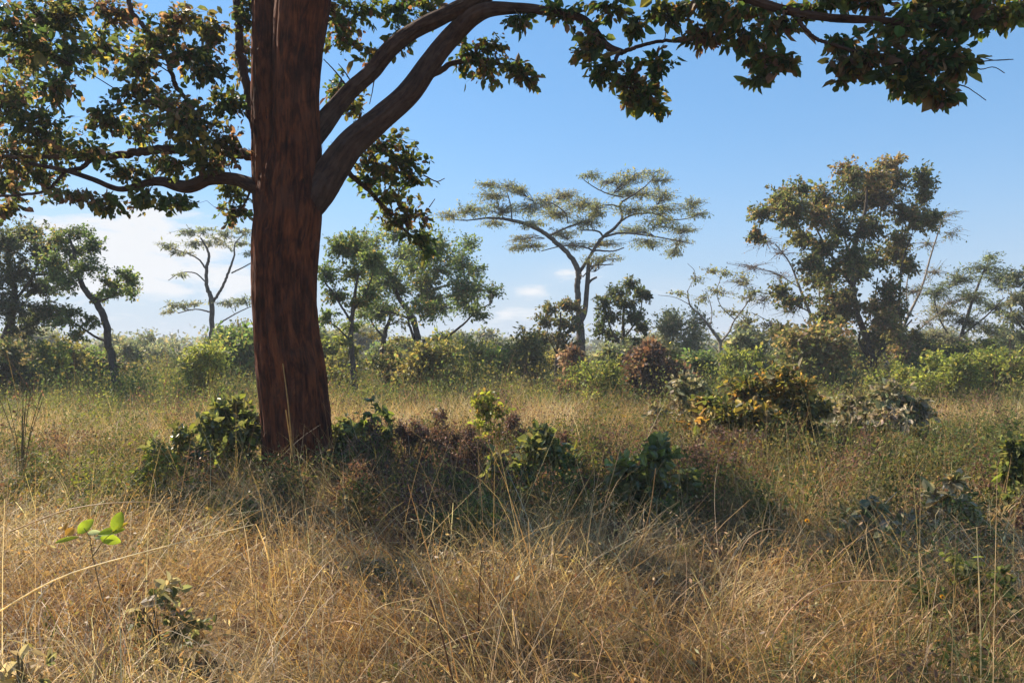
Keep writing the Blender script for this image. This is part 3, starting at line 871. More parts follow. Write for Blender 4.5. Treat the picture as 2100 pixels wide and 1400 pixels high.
tree('brown_tree', 'tall brown-leaved tree on the right with a dark stout forked trunk', 29,
     [[(1782, 800, 30), (1785, 760, 27), (1788, 735, 22), (1775, 690, 16), (1758, 640, 14), (1750, 590, 13), (1745, 540, 12), (1760, 480, 10), (1775, 430, 8), (1780, 380, 5), (1800, 345, 3)],
      [(1790, 740, 18), (1815, 710, 12), (1835, 670, 9), (1845, 610, 7), (1850, 540, 5), (1870, 480, 4)], [(1750, 590, 10), (1715, 540, 8), (1680, 480, 6), (1650, 430, 4)], [(1752, 560, 7), (1735, 500, 6), (1720, 450, 4)], [(1765, 470, 7), (1810, 430, 5), (1850, 390, 4)],
      [(1786, 750, 16), (1810, 715, 10), (1840, 690, 7), (1870, 655, 5)], [(1780, 735, 10), (1762, 690, 7), (1790, 630, 5), (1800, 570, 4)]],
     [(1740, 350, 36, 16), (1790, 345, 34, 16), (1840, 345, 36, 16), (1880, 360, 30, 20), (1730, 380, 36, 20), (1790, 385, 42, 22), (1850, 395, 42, 24), (1890, 390, 26, 14), (1600, 390, 36, 16), (1640, 385, 34, 16), (1580, 420, 34, 18), (1630, 420, 40, 22), (1680, 410, 40, 20),
      (1560, 440, 24, 14), (1740, 420, 40, 22), (1800, 430, 44, 24), (1860, 440, 40, 24), (1560, 470, 24, 10), (1620, 465, 40, 18), (1670, 460, 40, 22), (1720, 465, 40, 24), (1780, 480, 42, 24), (1900, 470, 40, 22), (1850, 490, 34, 18), (1690, 510, 42, 22), (1750, 530, 42, 22),
      (1660, 550, 30, 18), (1700, 560, 36, 18), (1800, 540, 30, 20), (1760, 575, 34, 18), (1600, 590, 30, 14), (1650, 590, 40, 16), (1620, 620, 34, 12), (1700, 610, 42, 18), (1740, 630, 40, 20), (1790, 620, 32, 24), (1820, 590, 30, 24), (1850, 640, 30, 24), (1720, 680, 44, 20),
      (1780, 670, 34, 20), (1850, 560, 26, 20), (1830, 690, 28, 16), (1880, 690, 24, 14), (1910, 440, 24, 14), (1770, 710, 30, 14), (1660, 700, 40, 20), (1620, 680, 36, 16), (1700, 730, 40, 16), (1750, 745, 30, 14), (1850, 730, 36, 16), (1890, 720, 34, 16), (1820, 640, 30, 20), (1690, 650, 40, 20), (1770, 540, 36, 22), (1650, 500, 34, 18), (1820, 520, 34, 18)],
 31, pal=BROWN, L=0.105, ratio=0.6, dens=1.3, nleaf=9, round_up=1.55, jit=10, shell=0.55, spread=0.5, shape='full', droop=0.35)
tree('leafless_tree', 'leafless pale-twigged tree standing behind the left side of the brown tree', 34,
     [[(1735, 790, 12), (1700, 720, 10), (1665, 650, 8), (1640, 590, 6), (1620, 540, 4), (1590, 500, 2.5)], [(1715, 750, 8), (1690, 680, 6), (1680, 600, 5), (1690, 530, 3), (1690, 490, 2)], [(1660, 640, 5), (1610, 610, 4), (1560, 600, 3), (1510, 580, 2)],
      [(1640, 590, 4), (1590, 560, 3), (1540, 550, 2), (1490, 540, 1.4)], [(1700, 720, 6), (1640, 690, 4), (1580, 660, 3), (1540, 640, 2)]],
     [(1560, 500, 44, 24), (1600, 520, 40, 24), (1540, 550, 50, 20), (1520, 580, 44, 18), (1600, 570, 40, 22), (1660, 530, 30, 24), (1560, 620, 44, 20), (1620, 640, 40, 20), (1580, 670, 40, 16)],
     32, bark_m=BARK_PALE, pal=RUST, L=0.07, dens=1.0, nleaf=1, twig=0.011, thick=0.9, shell=0.6)
tree('leafless_tree', 'grey leafless tree spraying fine twigs past the right side of the brown tree', 35,
     [[(1800, 790, 12), (1830, 720, 9), (1862, 650, 7), (1890, 590, 5), (1910, 520, 4), (1930, 460, 2.5)], [(1830, 725, 7), (1880, 680, 5), (1930, 640, 3), (1980, 610, 2)], [(1862, 650, 5), (1860, 580, 4), (1880, 520, 3)], [(1820, 740, 7), (1800, 680, 5), (1830, 620, 4), (1850, 560, 3)]],
     [(1930, 450, 36, 22), (1955, 480, 30, 18), (1900, 500, 36, 24), (1960, 440, 24, 12), (1920, 560, 40, 26), (1880, 600, 40, 26), (1950, 620, 36, 22), (1900, 660, 40, 22)],
     33, bark_m=BARK_PALE, pal=BROWN, L=0.08, dens=1.0, nleaf=2, twig=0.011, thick=0.9, shell=0.6)
tree('grey_green_tree', 'grey-green twiggy tree right of the brown tree', 36,
     [[(1960, 790, 12), (1965, 720, 10), (1980, 660, 8), (2000, 600, 6), (2020, 550, 4)], [(1965, 715, 7), (1930, 660, 5), (1915, 610, 4)], [(1970, 690, 6), (2020, 650, 5), (2060, 610, 3)]],
     [(1920, 600, 40, 22), (1970, 570, 42, 22), (2020, 550, 42, 20), (2050, 570, 36, 24), (1990, 610, 46, 24), (2040, 630, 44, 24), (1930, 640, 44, 24), (1980, 660, 46, 22), (2030, 680, 46, 20), (1910, 690, 40, 18), (1960, 700, 40, 16), (2030, 525, 24, 10)],
     34, pal=GREYG, L=0.11, dens=1.6, nleaf=8, twig=0.009, ratio=0.4)
tree('grey_green_tree', 'rounded grey-green tree cut off by the right edge of the picture', 33,
     [[(2120, 790, 14), (2118, 720, 11), (2105, 660, 8), (2095, 600, 5)], [(2118, 710, 8), (2140, 640, 6), (2150, 580, 4)], [(2112, 690, 7), (2080, 650, 5), (2065, 610, 3)]],
     [(2080, 570, 36, 20), (2120, 560, 40, 24), (2090, 610, 40, 22), (2140, 610, 44, 26), (2075, 650, 36, 20), (2120, 660, 44, 22), (2090, 690, 40, 18), (2160, 640, 40, 30)],
     35, pal=GREYG, L=0.11, dens=1.4, nleaf=8)

# ---------------------------------------------------------------- bushes of the middle distance
B = [
    # name, label, px, top, bottom, width, distance, palette, leaf length, extra
    ('brown_bush', 'brown-green leafy bush at the left foot of the brown tree', 1660, 655, 775, 210, 24, BROWN, 0.12, dict(ns=64, fill=1.5)),
    ('rust_bush', 'large rust-red bush beside the upright dark bushy tree', 1348, 692, 790, 150, 23, RUST, 0.11, dict(ns=60, fill=1.4)),
    ('rust_bush', 'small pinkish brown bush at the foot of the umbrella tree', 1170, 700, 785, 84, 24, RUST, 0.11, dict(ns=34, fill=1.0)),
    ('round_bush', 'rounded blue-green bush behind the rust-red bush', 1395, 620, 760, 150, 40, GREYG, 0.11, dict(ns=80, fill=1.6)),
    ('round_bush', 'dark green bush between the pale small tree and the brown tree', 1545, 635, 760, 120, 42, OLIVE, 0.12, dict(ns=60, fill=1.3)),
    ('pale_topped_bush', 'rounded bush with a pale sunlit top just left of the big trunk', 492, 648, 745, 96, 40, OLIVE, 0.11, dict(ns=60, fill=1.3)),
    ('dark_bush', 'dark low bush half hidden behind the left edge of the big trunk', 510, 670, 740, 60, 36, DARK, 0.1, dict(ns=40, fill=1.0)),
    ('feathery_bush', 'bright green feathery bush in front of the flat-topped tree', 425, 690, 800, 150, 22, LIME, 0.1, dict(ns=60, fill=1.3, ratio=0.25)),
    ('olive_bush', 'olive bush under the leaning tree on its left', 150, 665, 780, 130, 27, OLIVE, 0.1, dict(ns=60, fill=1.4)),
    ('leafy_bush', 'light green bush touching the stem of the leaning tree', 195, 700, 770, 80, 29, MIDG, 0.1, dict(ns=40, fill=1.1)),
    ('dark_bush', 'dark green bush at the left edge below the dark tree', 25, 690, 800, 110, 22, DARK, 0.1, dict(ns=54, fill=1.3)),
    ('leafy_bush', 'yellowish bush right of the dark tree at the far left', 95, 700, 790, 100, 24, LIME, 0.09, dict(ns=44, fill=1.2)),
    ('far_bush', 'hazy low bush in the gap between leaning tree and flat-topped tree', 325, 672, 745, 120, 52, GREYG, 0.13, dict(ns=60, fill=1.3)),
    ('far_bush', 'grey-green hazy bush right behind the foot of the leaning tree', 265, 690, 760, 80, 40, GREYG, 0.11, dict(ns=44, fill=1.1)),
    ('olive_bush', 'olive bush on the left of the bushy tree by the umbrella tree', 1080, 655, 770, 110, 28, OLIVE, 0.1, dict(ns=56, fill=1.3)),
    ('leafy_bush', 'light green bush under the right end of the spreading tree', 985, 690, 770, 130, 32, LIME, 0.1, dict(ns=54, fill=1.3)),
    ('olive_bush', 'brownish bush below the fork of the spreading tree', 880, 690, 790, 150, 25, OLIVE, 0.1, dict(ns=60, fill=1.4)),
    ('olive_bush', 'olive bush at the foot of the slender tree', 690, 700, 800, 90, 25, OLIVE, 0.09, dict(ns=44, fill=1.2)),
    ('brown_bush', 'dry brown bush between slender tree and spreading tree', 790, 700, 800, 100, 26, BROWN, 0.1, dict(ns=44, fill=1.2)),
    ('leafy_bush', 'light green bush at the foot of the pale small tree', 1520, 700, 785, 110, 25, LIME, 0.09, dict(ns=44, fill=1.2)),
    ('leafy_bush', 'green bush in front of the grey-green twiggy tree', 1935, 712, 800, 150, 21, LIME, 0.08, dict(ns=60, fill=1.4)),
    ('leafy_bush', 'lime green bush near the right edge below the rounded grey-green tree', 2050, 700, 800, 160, 22, LIME, 0.08, dict(ns=64, fill=1.5)),
    ('leafy_bush', 'yellow-green bush hugging the trunk of the brown tree', 1835, 735, 810, 110, 22, LIME, 0.08, dict(ns=44, fill=1.2)),
    ('leafy_bush', 'pale green bush in front of the trunk of the umbrella tree', 1225, 735, 810, 120, 21, LIME, 0.07, dict(ns=44, fill=1.2)),
    ('olive_bush', 'olive green bush cut off by the right edge below the lime bush', 2110, 690, 800, 120, 24, OLIVE, 0.08, dict(ns=50, fill=1.3)),
]
for i, (nm, lb, px, top, bot, w, Y, pal, L, kw) in enumerate(B):
    bush(nm, lb, px, top, bot + 40, w * 1.12, Y, 100 + i, pal=pal, L=L * 1.25, twig=0.004, stem_r=0.02, nst=7, **kw)


# far bushes along the horizon: a few built, the rest copied with their parts
def copy_tree(o, parent=None):
    c = o.copy()
    COL.objects.link(c)
    if parent is not None:
        c.parent = parent
    for ch in list(o.children):
        copy_tree(ch, c)
    return c


rngf = np.random.default_rng(77)
FARL = 'grey-green bush in the far row of bushes along the horizon'
protos = []
for i, (Y, px, h, w, pal) in enumerate(((70, 700, 3.4, 4.6, GREYG), (74, 1010, 2.6, 4.2, OLIVE), (80, 1330, 3.8, 5.6, GREYG), (78, 300, 3.0, 5.0, MIDG))):
    top = HOR - (h - EYE) / Y * F
    protos.append(bush('far_bush', FARL, px, top, HOR + 20, w / Y * F, Y, 300 + i, pal=pal, L=0.2, twig=0.01, stem_r=0.04, ns=60, fill=1.4, nst=6,
                       group='bushes along the horizon'))
for i in range(46):
    o = copy_tree(protos[i % 4])
    Y = rngf.uniform(60, 130)
    o.location = (rngf.uniform(-0.78, 0.78) * Y, Y, 0)
    s = rngf.uniform(0.75, 1.25)
    o.scale = (s * rngf.uniform(0.9, 1.3), s, s * rngf.uniform(0.8, 1.1))
    o.rotation_euler = (0, 0, rngf.uniform(0, 6.28))


BELTL = 'green-brown bush in the thick belt of bushes under the trees'
belt = []
for i, (Y, px, h, w, pal) in enumerate(((36, 1120, 1.9, 2.6, OLIVE), (38, 930, 1.7, 2.8, MIDG), (40, 1290, 2.1, 2.6, GREYG), (37, 1600, 1.8, 2.6, BROWN), (42, 240, 2.0, 3.0, LIME))):
    top = HOR - (h - EYE) / Y * F
    belt.append(bush('belt_bush', BELTL, px, top, HOR + 60, w / Y * F, Y, 340 + i, pal=pal, L=0.13, twig=0.008, stem_r=0.025, ns=60, fill=1.3, nst=7,
                     group='bushes in the belt under the trees'))
for i in range(50):
    o = copy_tree(belt[i % 5])
    Y = rngf.uniform(26, 62)
    o.location = (rngf.uniform(-0.76, 0.76) * Y, Y, 0)
    s = rngf.uniform(0.75, 1.55)
    o.scale = (s * rngf.uniform(0.9, 1.4), s * 1.1, s * rngf.uniform(0.75, 1.1))
    o.rotation_euler = (0, 0, rngf.uniform(0, 6.28))


# the wood that closes the view far off reads as one mass
def far_wood():
    rng = np.random.default_rng(5)
    g = Geo()
    N = 26000
    a = np.radians(rng.uniform(-52, 52, N))
    r = rng.uniform(150, 330, N)
    x, y = r * np.sin(a), r * np.cos(a)
    hh = 2.0 + 4.0 * vnoise(x * 0.05, y * 0.05, 8) * vnoise(x * 0.16, y * 0.16, 9) * 2
    z = rng.uniform(0, 1, N) ** 0.8 * hh
    p = np.stack([x, y, z], -1)
    d = norm(rng.normal(0, 1, (N, 3)))
    nr = norm(rng.normal(0, 1, (N, 3)))
    L = rng.uniform(0.8, 1.8, N)
    g.leaves(p, d, nr, L, L * 0.7, pick(rng, GREYG + DARK + OLIVE, N), 0, 'diamond')
    tag(g.build('far_woodland', LEAF), 'hazy grey-green woodland closing the view along the horizon', 'woodland', kind='stuff')


far_wood()

# ---------------------------------------------------------------- shrubs and plants near the big tree
NEAR_G = [((0.095, 0.115, 0.045), 4), ((0.14, 0.145, 0.055), 3), ((0.18, 0.2, 0.04), 1.3), ((0.16, 0.13, 0.05), 0.6)]
NEAR_D = [((0.075, 0.1, 0.034), 4), ((0.11, 0.13, 0.042), 3), ((0.17, 0.17, 0.055), 1.4), ((0.15, 0.1, 0.055), 1.3)]
NEAR_O = [((0.1, 0.11, 0.03), 3), ((0.19, 0.15, 0.035), 3), ((0.25, 0.14, 0.04), 1.5), ((0.07, 0.08, 0.03), 2), ((0.3, 0.25, 0.16), 1)]
NEAR_GREY = [((0.176, 0.176, 0.095), 3), ((0.324, 0.27, 0.176), 3), ((0.405, 0.338, 0.257), 2), ((0.121, 0.135, 0.054), 2)]
YEL = [((0.22, 0.24, 0.04), 3), ((0.12, 0.14, 0.04), 3), ((0.3, 0.2, 0.06), 1)]
PURP = [((0.13, 0.07, 0.055), 3), ((0.19, 0.1, 0.08), 3), ((0.26, 0.16, 0.11), 1), ((0.09, 0.06, 0.05), 2)]
NB = [
    ('broadleaf_shrub', 'dark green broad-leaved shrub against the left foot of the big trunk', 478, 815, 965, 140, 9.3, NEAR_G, 0.1, dict(ns=40, fill=1.3, leaf_m=LEAF_SHINY)),
    ('broadleaf_shrub', 'low spreading broad-leaved shrub further left of the big trunk', 395, 870, 985, 130, 9.0, NEAR_G, 0.09, dict(ns=34, fill=1.1, leaf_m=LEAF_SHINY)),
    ('broadleaf_shrub', 'small dark shrub tucked against the right foot of the big trunk', 702, 835, 970, 66, 9.5, NEAR_G, 0.09, dict(ns=26, fill=1.0, leaf_m=LEAF_SHINY)),
    ('broadleaf_shrub', 'upright sprig of round dark leaves right of the big trunk', 775, 790, 930, 76, 9.0, NEAR_G, 0.1, dict(ns=13, fill=0.8, leaf_m=LEAF_SHINY)),
    ('yellow_green_shrub', 'yellow-green shrub tinged orange in the centre behind the purple weeds', 1005, 818, 930, 120, 10.5, YEL, 0.07, dict(ns=30, fill=1.1)),
    ('broadleaf_shrub', 'dark green shrub with one large leaf in the centre foreground', 1100, 890, 1020, 130, 8.2, NEAR_G, 0.1, dict(ns=34, fill=1.2, leaf_m=LEAF_SHINY)),
    ('broadleaf_shrub', 'dark shrub with shiny pale leaves in the centre right of the foreground', 1335, 895, 1065, 150, 7.0, NEAR_G, 0.085, dict(ns=36, fill=1.2, leaf_m=LEAF_SHINY)),
    ('orange_green_shrub', 'wide orange and green shrub in front of the brown tree', 1580, 795, 935, 240, 11.0, NEAR_O, 0.1, dict(ns=60, fill=1.6)),
    ('grey_leaved_shrub', 'low shrub with dry greyish leaves right of the orange and green shrub', 1790, 790, 900, 190, 12.0, NEAR_GREY, 0.1, dict(ns=50, fill=1.4, leaf_m=LEAF_DULL)),
    ('grey_leaved_shrub', 'dry-leaved shrub left of the orange and green shrub', 1420, 790, 880, 150, 13.0, NEAR_GREY, 0.1, dict(ns=40, fill=1.2, leaf_m=LEAF_DULL)),
    ('green_weed', 'dark green leafy weed at the right edge in the shade', 2085, 890, 1040, 110, 7.5, NEAR_G, 0.07, dict(ns=40, fill=1.2)),
    ('grey_leaved_plant', 'low plant with big grey leaves in the grass near the right edge', 1945, 965, 1030, 120, 6.4, NEAR_GREY, 0.11, dict(ns=9, fill=0.9, leaf_m=LEAF_SHINY, flat=0.7)),
    ('grey_leaved_plant', 'low plant with curled grey leaves left of the big grey leaves', 1790, 1000, 1060, 120, 5.9, NEAR_GREY, 0.09, dict(ns=8, fill=0.9, leaf_m=LEAF_DULL, flat=0.7)),
    ('green_weed', 'small dull grey-green weed low in the grass at the left foreground', 330, 1195, 1260, 150, 3.9, NEAR_GREY, 0.06, dict(ns=9, fill=0.8)),
    ('green_weed', 'green weed at the lower right among grass stems', 1985, 1130, 1260, 170, 4.2, NEAR_G, 0.05, dict(ns=16, fill=0.9)),
    ('green_weed', 'dark green grassy weed in the shade at the centre', 985, 1020, 1110, 170, 6.0, NEAR_G, 0.11, dict(ns=20, fill=1.0, ratio=0.12)),
    ('pale_plant', 'little plant with pale dusty leaves in the bottom left corner', 45, 1300, 1400, 120, 2.9, NEAR_GREY, 0.05, dict(ns=8, fill=0.8)),
    ('yellow_green_shrub', 'small yellow-green leafy plant left of the low spreading shrub', 330, 930, 1010, 90, 7.6, YEL, 0.06, dict(ns=16, fill=0.9)),
    ('yellow_green_shrub', 'lone yellow-green plant between the centre shrubs', 1375, 905, 990, 70, 8.6, YEL, 0.09, dict(ns=9, fill=0.7)),
    ('bare_shrub', 'leafless twiggy shrub in the dry grass at the left edge', 45, 765, 900, 120, 8.5, PURP, 0.03, dict(ns=18, fill=1.0, nst=10)),
]
for i, (nm, lb, px, top, bot, w, Y, pal, L, kw) in enumerate(NB):
    kw = dict(kw)
    kw['ns'] = int(kw['ns'] * 1.5)
    bush(nm, lb, px, top - ((0.1 if nm == 'broadleaf_shrub' else 0.2) * (bot - top) if Y > 6.5 else 0), bot + 250, w * 1.25, Y, 400 + i, loose=True, pal=pal, L=L * 0.9, ratio=kw.pop('ratio', 0.62), shape='full', nleaf=1 if nm == 'bare_shrub' else 6, cat='plant' if 'plant' in nm or 'weed' in nm else 'shrub', stem_r=0.0025 if nm == 'bare_shrub' else 0.006,
         twig=0.002, scatter=0.008, **kw)
PW = [(760, 875, 985, 80, 8.8, 'purple-brown dead weed next to the right foot of the big trunk'), (835, 860, 985, 90, 8.9, 'dark purple dead weed right of the upright sprig'),
      (905, 855, 985, 90, 9.0, 'tall reddish dead weed in the middle of the purple weeds'), (960, 875, 985, 80, 8.6, 'orange-tinged dead weed at the right end of the purple weeds'),
      (1050, 860, 960, 70, 9.4, 'purple dead weed behind the dark green centre shrub'), (1150, 890, 985, 70, 8.8, 'purple dead weed right of the dark green centre shrub'),
      (1450, 900, 1010, 100, 8.4, 'rusty dead weed right of the shiny-leaved shrub'), (1500, 860, 960, 110, 9.6, 'dry reddish weed below the left side of the orange and green shrub')]
for i, (px, top, bot, w, Y, lb) in enumerate(PW):
    bush('dead_weed', lb, px, top - 12, bot + 100, w * 1.3, Y, 500 + i, loose=True, leaf_m=LEAF_DULL, pal=PURP, L=0.035, ratio=0.5, shape='diamond', ns=70, nleaf=8, nst=16, fill=1.3, cat='weed', stem_r=0.004, twig=0.002,
         scatter=0.015, group='dead purple weeds right of the trunk')


# the sprig of bright leaves at the lower left
def sprig():
    Y = 3.6
    g = Geo()
    foot = P(250, 1330, Y)
    foot[2] = 0.0
    st = [smooth_path([[*foot, 0.0025], [*P(190, 1140, Y), 0.002], [*P(186, 1106, Y), 0.0018], [*P(172, 1082, Y), 0.0015]], 10), smooth_path([[*P(190, 1140, Y), 0.0025], [*P(215, 1105, Y), 0.002], [*P(240, 1085, Y), 0.0015]], 8),
          smooth_path([[*P(186, 1108, Y), 0.002], [*P(150, 1100, Y), 0.0014], [*P(118, 1112, Y), 0.001]], 8)]
    for s in st:
        g.tube(s[:, :3], s[:, 3], 5)
    root = empty('leafy_sprig', foot)
    tag(root, 'sprig of bright lime leaves standing out of the dry grass at the left', 'plant')
    g.build('stem', STEM, root, foot)
    # from pixel, to pixel, width, colour
    lime, orange, pale = (0.28, 0.37, 0.035), (0.48, 0.27, 0.06), (0.34, 0.4, 0.26)
    for (x0, y0, x1, y1, w, c, tilt) in ((160, 1094, 190, 1064, 20, lime, 0.3), (200, 1096, 255, 1082, 16, lime, 0.9), (236, 1090, 247, 1048, 22, lime, 0.2), (205, 1102, 248, 1110, 18, lime, 0.5), (230, 1090, 262, 1070, 8, (0.5, 0.36, 0.05), 0.5),
                                   (112, 1113, 160, 1098, 9, lime, 0.8), (178, 1094, 206, 1089, 10, pale, 0.5), (136, 1098, 152, 1082, 16, orange, 0.3), (132, 1088, 140, 1070, 8, orange, 0.3), (192, 1104, 230, 1097, 8, pale, 0.6)):
        a, b = P(x0, y0, Y), P(x1, y1, Y + 0.03)
        gl = Geo()
        L = np.linalg.norm(b - a)
        # a proper leaf blade: rounded outline, midrib crease
        d = (b - a) / L
        nrm = norm(np.array([0.1, -1.0, tilt]))
        s = norm(np.cross(d, nrm))
        u = np.cross(s, d)
        ts = np.array([0, 0.12, 0.3, 0.5, 0.7, 0.86, 0.95, 1.0])
        ws = np.array([0.03, 0.55, 0.92, 1.0, 0.86, 0.55, 0.28, 0.02]) * w * 1.2 / 2 / F * Y
        v = []
        for t, q in zip(ts, ws):
            m = a + d * L * t - u * L * 0.12 * t * t
            v += [m + s * q + u * q * 0.3, m, m - s * q + u * q * 0.3]
        q = []
        for k in range(len(ts) - 1):
            q += [[3 * k, 3 * k + 1, 3 * k + 4, 3 * k + 3], [3 * k + 1, 3 * k + 2, 3 * k + 5, 3 * k + 4]]
        gl.add(v, q, np.broadcast_to(np.array(c), (len(v), 3)), None, 0, True)
        gl.build('leaf', LEAF, root, foot)


sprig()


def flower(px, py, foot_px, Y, label, size=0.02):
    root_p = P(foot_px, HOR, Y)
    root_p[2] = 0
    top = P(px, py, Y)
    g = Geo()
    s = smooth_path([[*root_p, 0.0025], [*(root_p * 0.5 + top * 0.5 + np.array([0.01, 0, 0.02])), 0.002], [*top, 0.0013]], 14)
    g.tube(s[:, :3], s[:, 3], 5)
    root = empty('yellow_flower', root_p)
    tag(root, label, 'flower')
    g.build('stem', STEM, root, root_p)
    gp = Geo()
    rng = np.random.default_rng(int(px))
    n = 12
    a = np.arange(n) / n * 2 * math.pi
    d = np.stack([np.cos(a), np.sin(a) * 0.5 - 0.2, np.sin(a) * 0.75 + 0.45], -1)
    gp.leaves(np.repeat(top[None], n, 0), d, np.repeat(np.array([[0, -1.0, 0.4]]), n, 0), size, size * 0.5, np.tile(np.array([[0.7, 0.38, 0.02]]), (n, 1)) * rng.uniform(0.8, 1.1, (n, 1)), 0, 'full')
    gp.build('petals', LEAF, root, root_p)
    gc = Geo()
    gc.tube([top + np.array([0, 0, -0.006]), top, top + np.array([0, -0.004, 0.006])], [0.004, 0.006, 0.003], 8)
    gc.build('centre', STEM, root, root_p)
    gl = Geo()
    k = 7
    t = np.linspace(0.25, 0.75, k)
    idx = (t * 13).astype(int)
    dd = norm(rng.normal(0, 1, (k, 3)) * np.array([1, 0.6, 0.3]) + np.array([0, 0, 0.6]))
    gl.leaves(s[idx, :3], dd, norm(rng.normal(0, 1, (k, 3))), 0.05, 0.008, pick(rng, LIME, k), 0, 'full')
    gl.build('leaves', LEAF, root, root_p)


flower(1655, 1068, 1610, 4.6, 'small yellow flower on a slim green stem in the right foreground grass', 0.018)
flower(1932, 1224, 1915, 3.9, 'small yellow flower low in the grass near the lower right corner', 0.016)

# ---------------------------------------------------------------- grass and low growth

DRY = [((0.518, 0.338, 0.156), 3), ((0.4, 0.233, 0.102), 3), ((0.612, 0.466, 0.264), 1.6), ((0.283, 0.152, 0.072), 2), ((0.2, 0.1, 0.059), 0.8), ((0.353, 0.292, 0.107), 1)]
STRAW = [((0.601, 0.451, 0.24), 3), ((0.504, 0.356, 0.166), 3), ((0.408, 0.261, 0.119), 2), ((0.696, 0.57, 0.359), 1)]
THATCH = [((0.327, 0.198, 0.085), 3), ((0.218, 0.121, 0.058), 3), ((0.437, 0.297, 0.138), 2), ((0.142, 0.077, 0.042), 1.5), ((0.262, 0.22, 0.085), 1)]
GREENG = [((0.09, 0.12, 0.035), 3), ((0.14, 0.16, 0.05), 3), ((0.22, 0.22, 0.07), 2), ((0.3, 0.25, 0.1), 1)]


def blades(g, rng, base, L, w, tilt, bend, head, col, K=4, curl=0.4):
    N = len(base)
    s = (np.arange(K) + 0.5) / K
    th = tilt[:, None] + bend[:, None] * s[None] ** 1.3
    ph = head[:, None] + curl * rng.normal(0, 1, (N, 1)) * s[None]
    st = (L / K)[:, None]
    dx, dy, dz = np.sin(th) * np.cos(ph) * st, np.sin(th) * np.sin(ph) * st, np.cos(th) * st
    p = np.zeros((N, K + 1, 3))
    p[:, 1:, 0] = np.cumsum(dx, 1)
    p[:, 1:, 1] = np.cumsum(dy, 1)
    p[:, 1:, 2] = np.cumsum(dz, 1)
    p += base[:, None, :]
    # never under the ground
    p[:, 1:, 2] = np.maximum(p[:, 1:, 2], base[:, None, 2] + 0.01 + 0.03 * rng.uniform(0, 1, (N, 1)))
    az = rng.uniform(0, 2 * math.pi, N)
    side = np.stack([np.cos(az), np.sin(az), rng.normal(0, 0.25, N)], -1)
    side = norm(side)
    wk = np.linspace(1, 0.25, K + 1)[None, :, None] * (w / 2)[:, None, None]
    v = np.stack([p - side[:, None] * wk, p + side[:, None] * wk], 2)
    nv = 2 * (K + 1)
    k = np.arange(K)
    q = np.stack([2 * k, 2 * k + 1, 2 * k + 3, 2 * k + 2], -1)
    qq = (np.arange(N)[:, None, None] * nv + q[None]).reshape(-1, 4)
    g.add(v.reshape(-1, 3), qq, np.repeat(col, nv, 0), None, 0, False)
    return p


TRUNK_XY = P(612, HOR, 9.2)[:2]


def spots(rng, n, y0, y1, power=0.0, clump=0.0, per=1, ids=False):
    """places on the ground inside the view; density falls with distance"""
    m = n // per
    u = rng.uniform(0, 1, m)
    if power == 0:
        y = y0 + (y1 - y0) * u
    else:
        y = (y0 ** (power + 1) + u * (y1 ** (power + 1) - y0 ** (power + 1))) ** (1 / (power + 1))
    x = rng.uniform(-1, 1, m) * (0.74 * y + 1.2)
    x, y = np.repeat(x, per), np.repeat(y, per)
    if clump:
        sc = clump * (1 + y * 0.02)
        x = x + rng.normal(0, 1, len(x)) * sc
        y = y + rng.normal(0, 1, len(y)) * sc
    keep = (np.hypot(x - TRUNK_XY[0], y - TRUNK_XY[1]) > 0.5) & (y > 0.9)
    cid = np.repeat(np.arange(m), per)[keep]
    x, y = x[keep], y[keep]
    b = np.stack([x, y, gz(x, y)], -1)
    return (b, cid, m) if ids else b


def green_at(p):
    """how green the growth is here, 0..1"""
    x, y = p[:, 0], p[:, 1]
    g = (vnoise(x * 0.55 + 3, y * 0.55, 21) - 0.5) * 1.3 + (vnoise(x * 0.17, y * 0.17 + 8, 22) - 0.5) * 0.9 + 0.34
    g = g + 0.24 * np.clip((x / np.maximum(y, 1) - 0.2) * 3, 0, 1) * (y < 14)          # greener to the right
    g = g + 0.3 * np.exp(-((x + 0.2) / 0.9) ** 2 - ((y - 6.2) / 0.9) ** 2)               # green patch in the shade
    g = g - 0.2 * (y < 7)
    g = g - 0.22 * np.exp(-((y - 14.5) / 2.0) ** 2)                      # straw strip
    g = g + 0.42 * np.clip((y - 15.5) / 6, 0, 1)
    return np.clip(g, 0.03, 0.97)


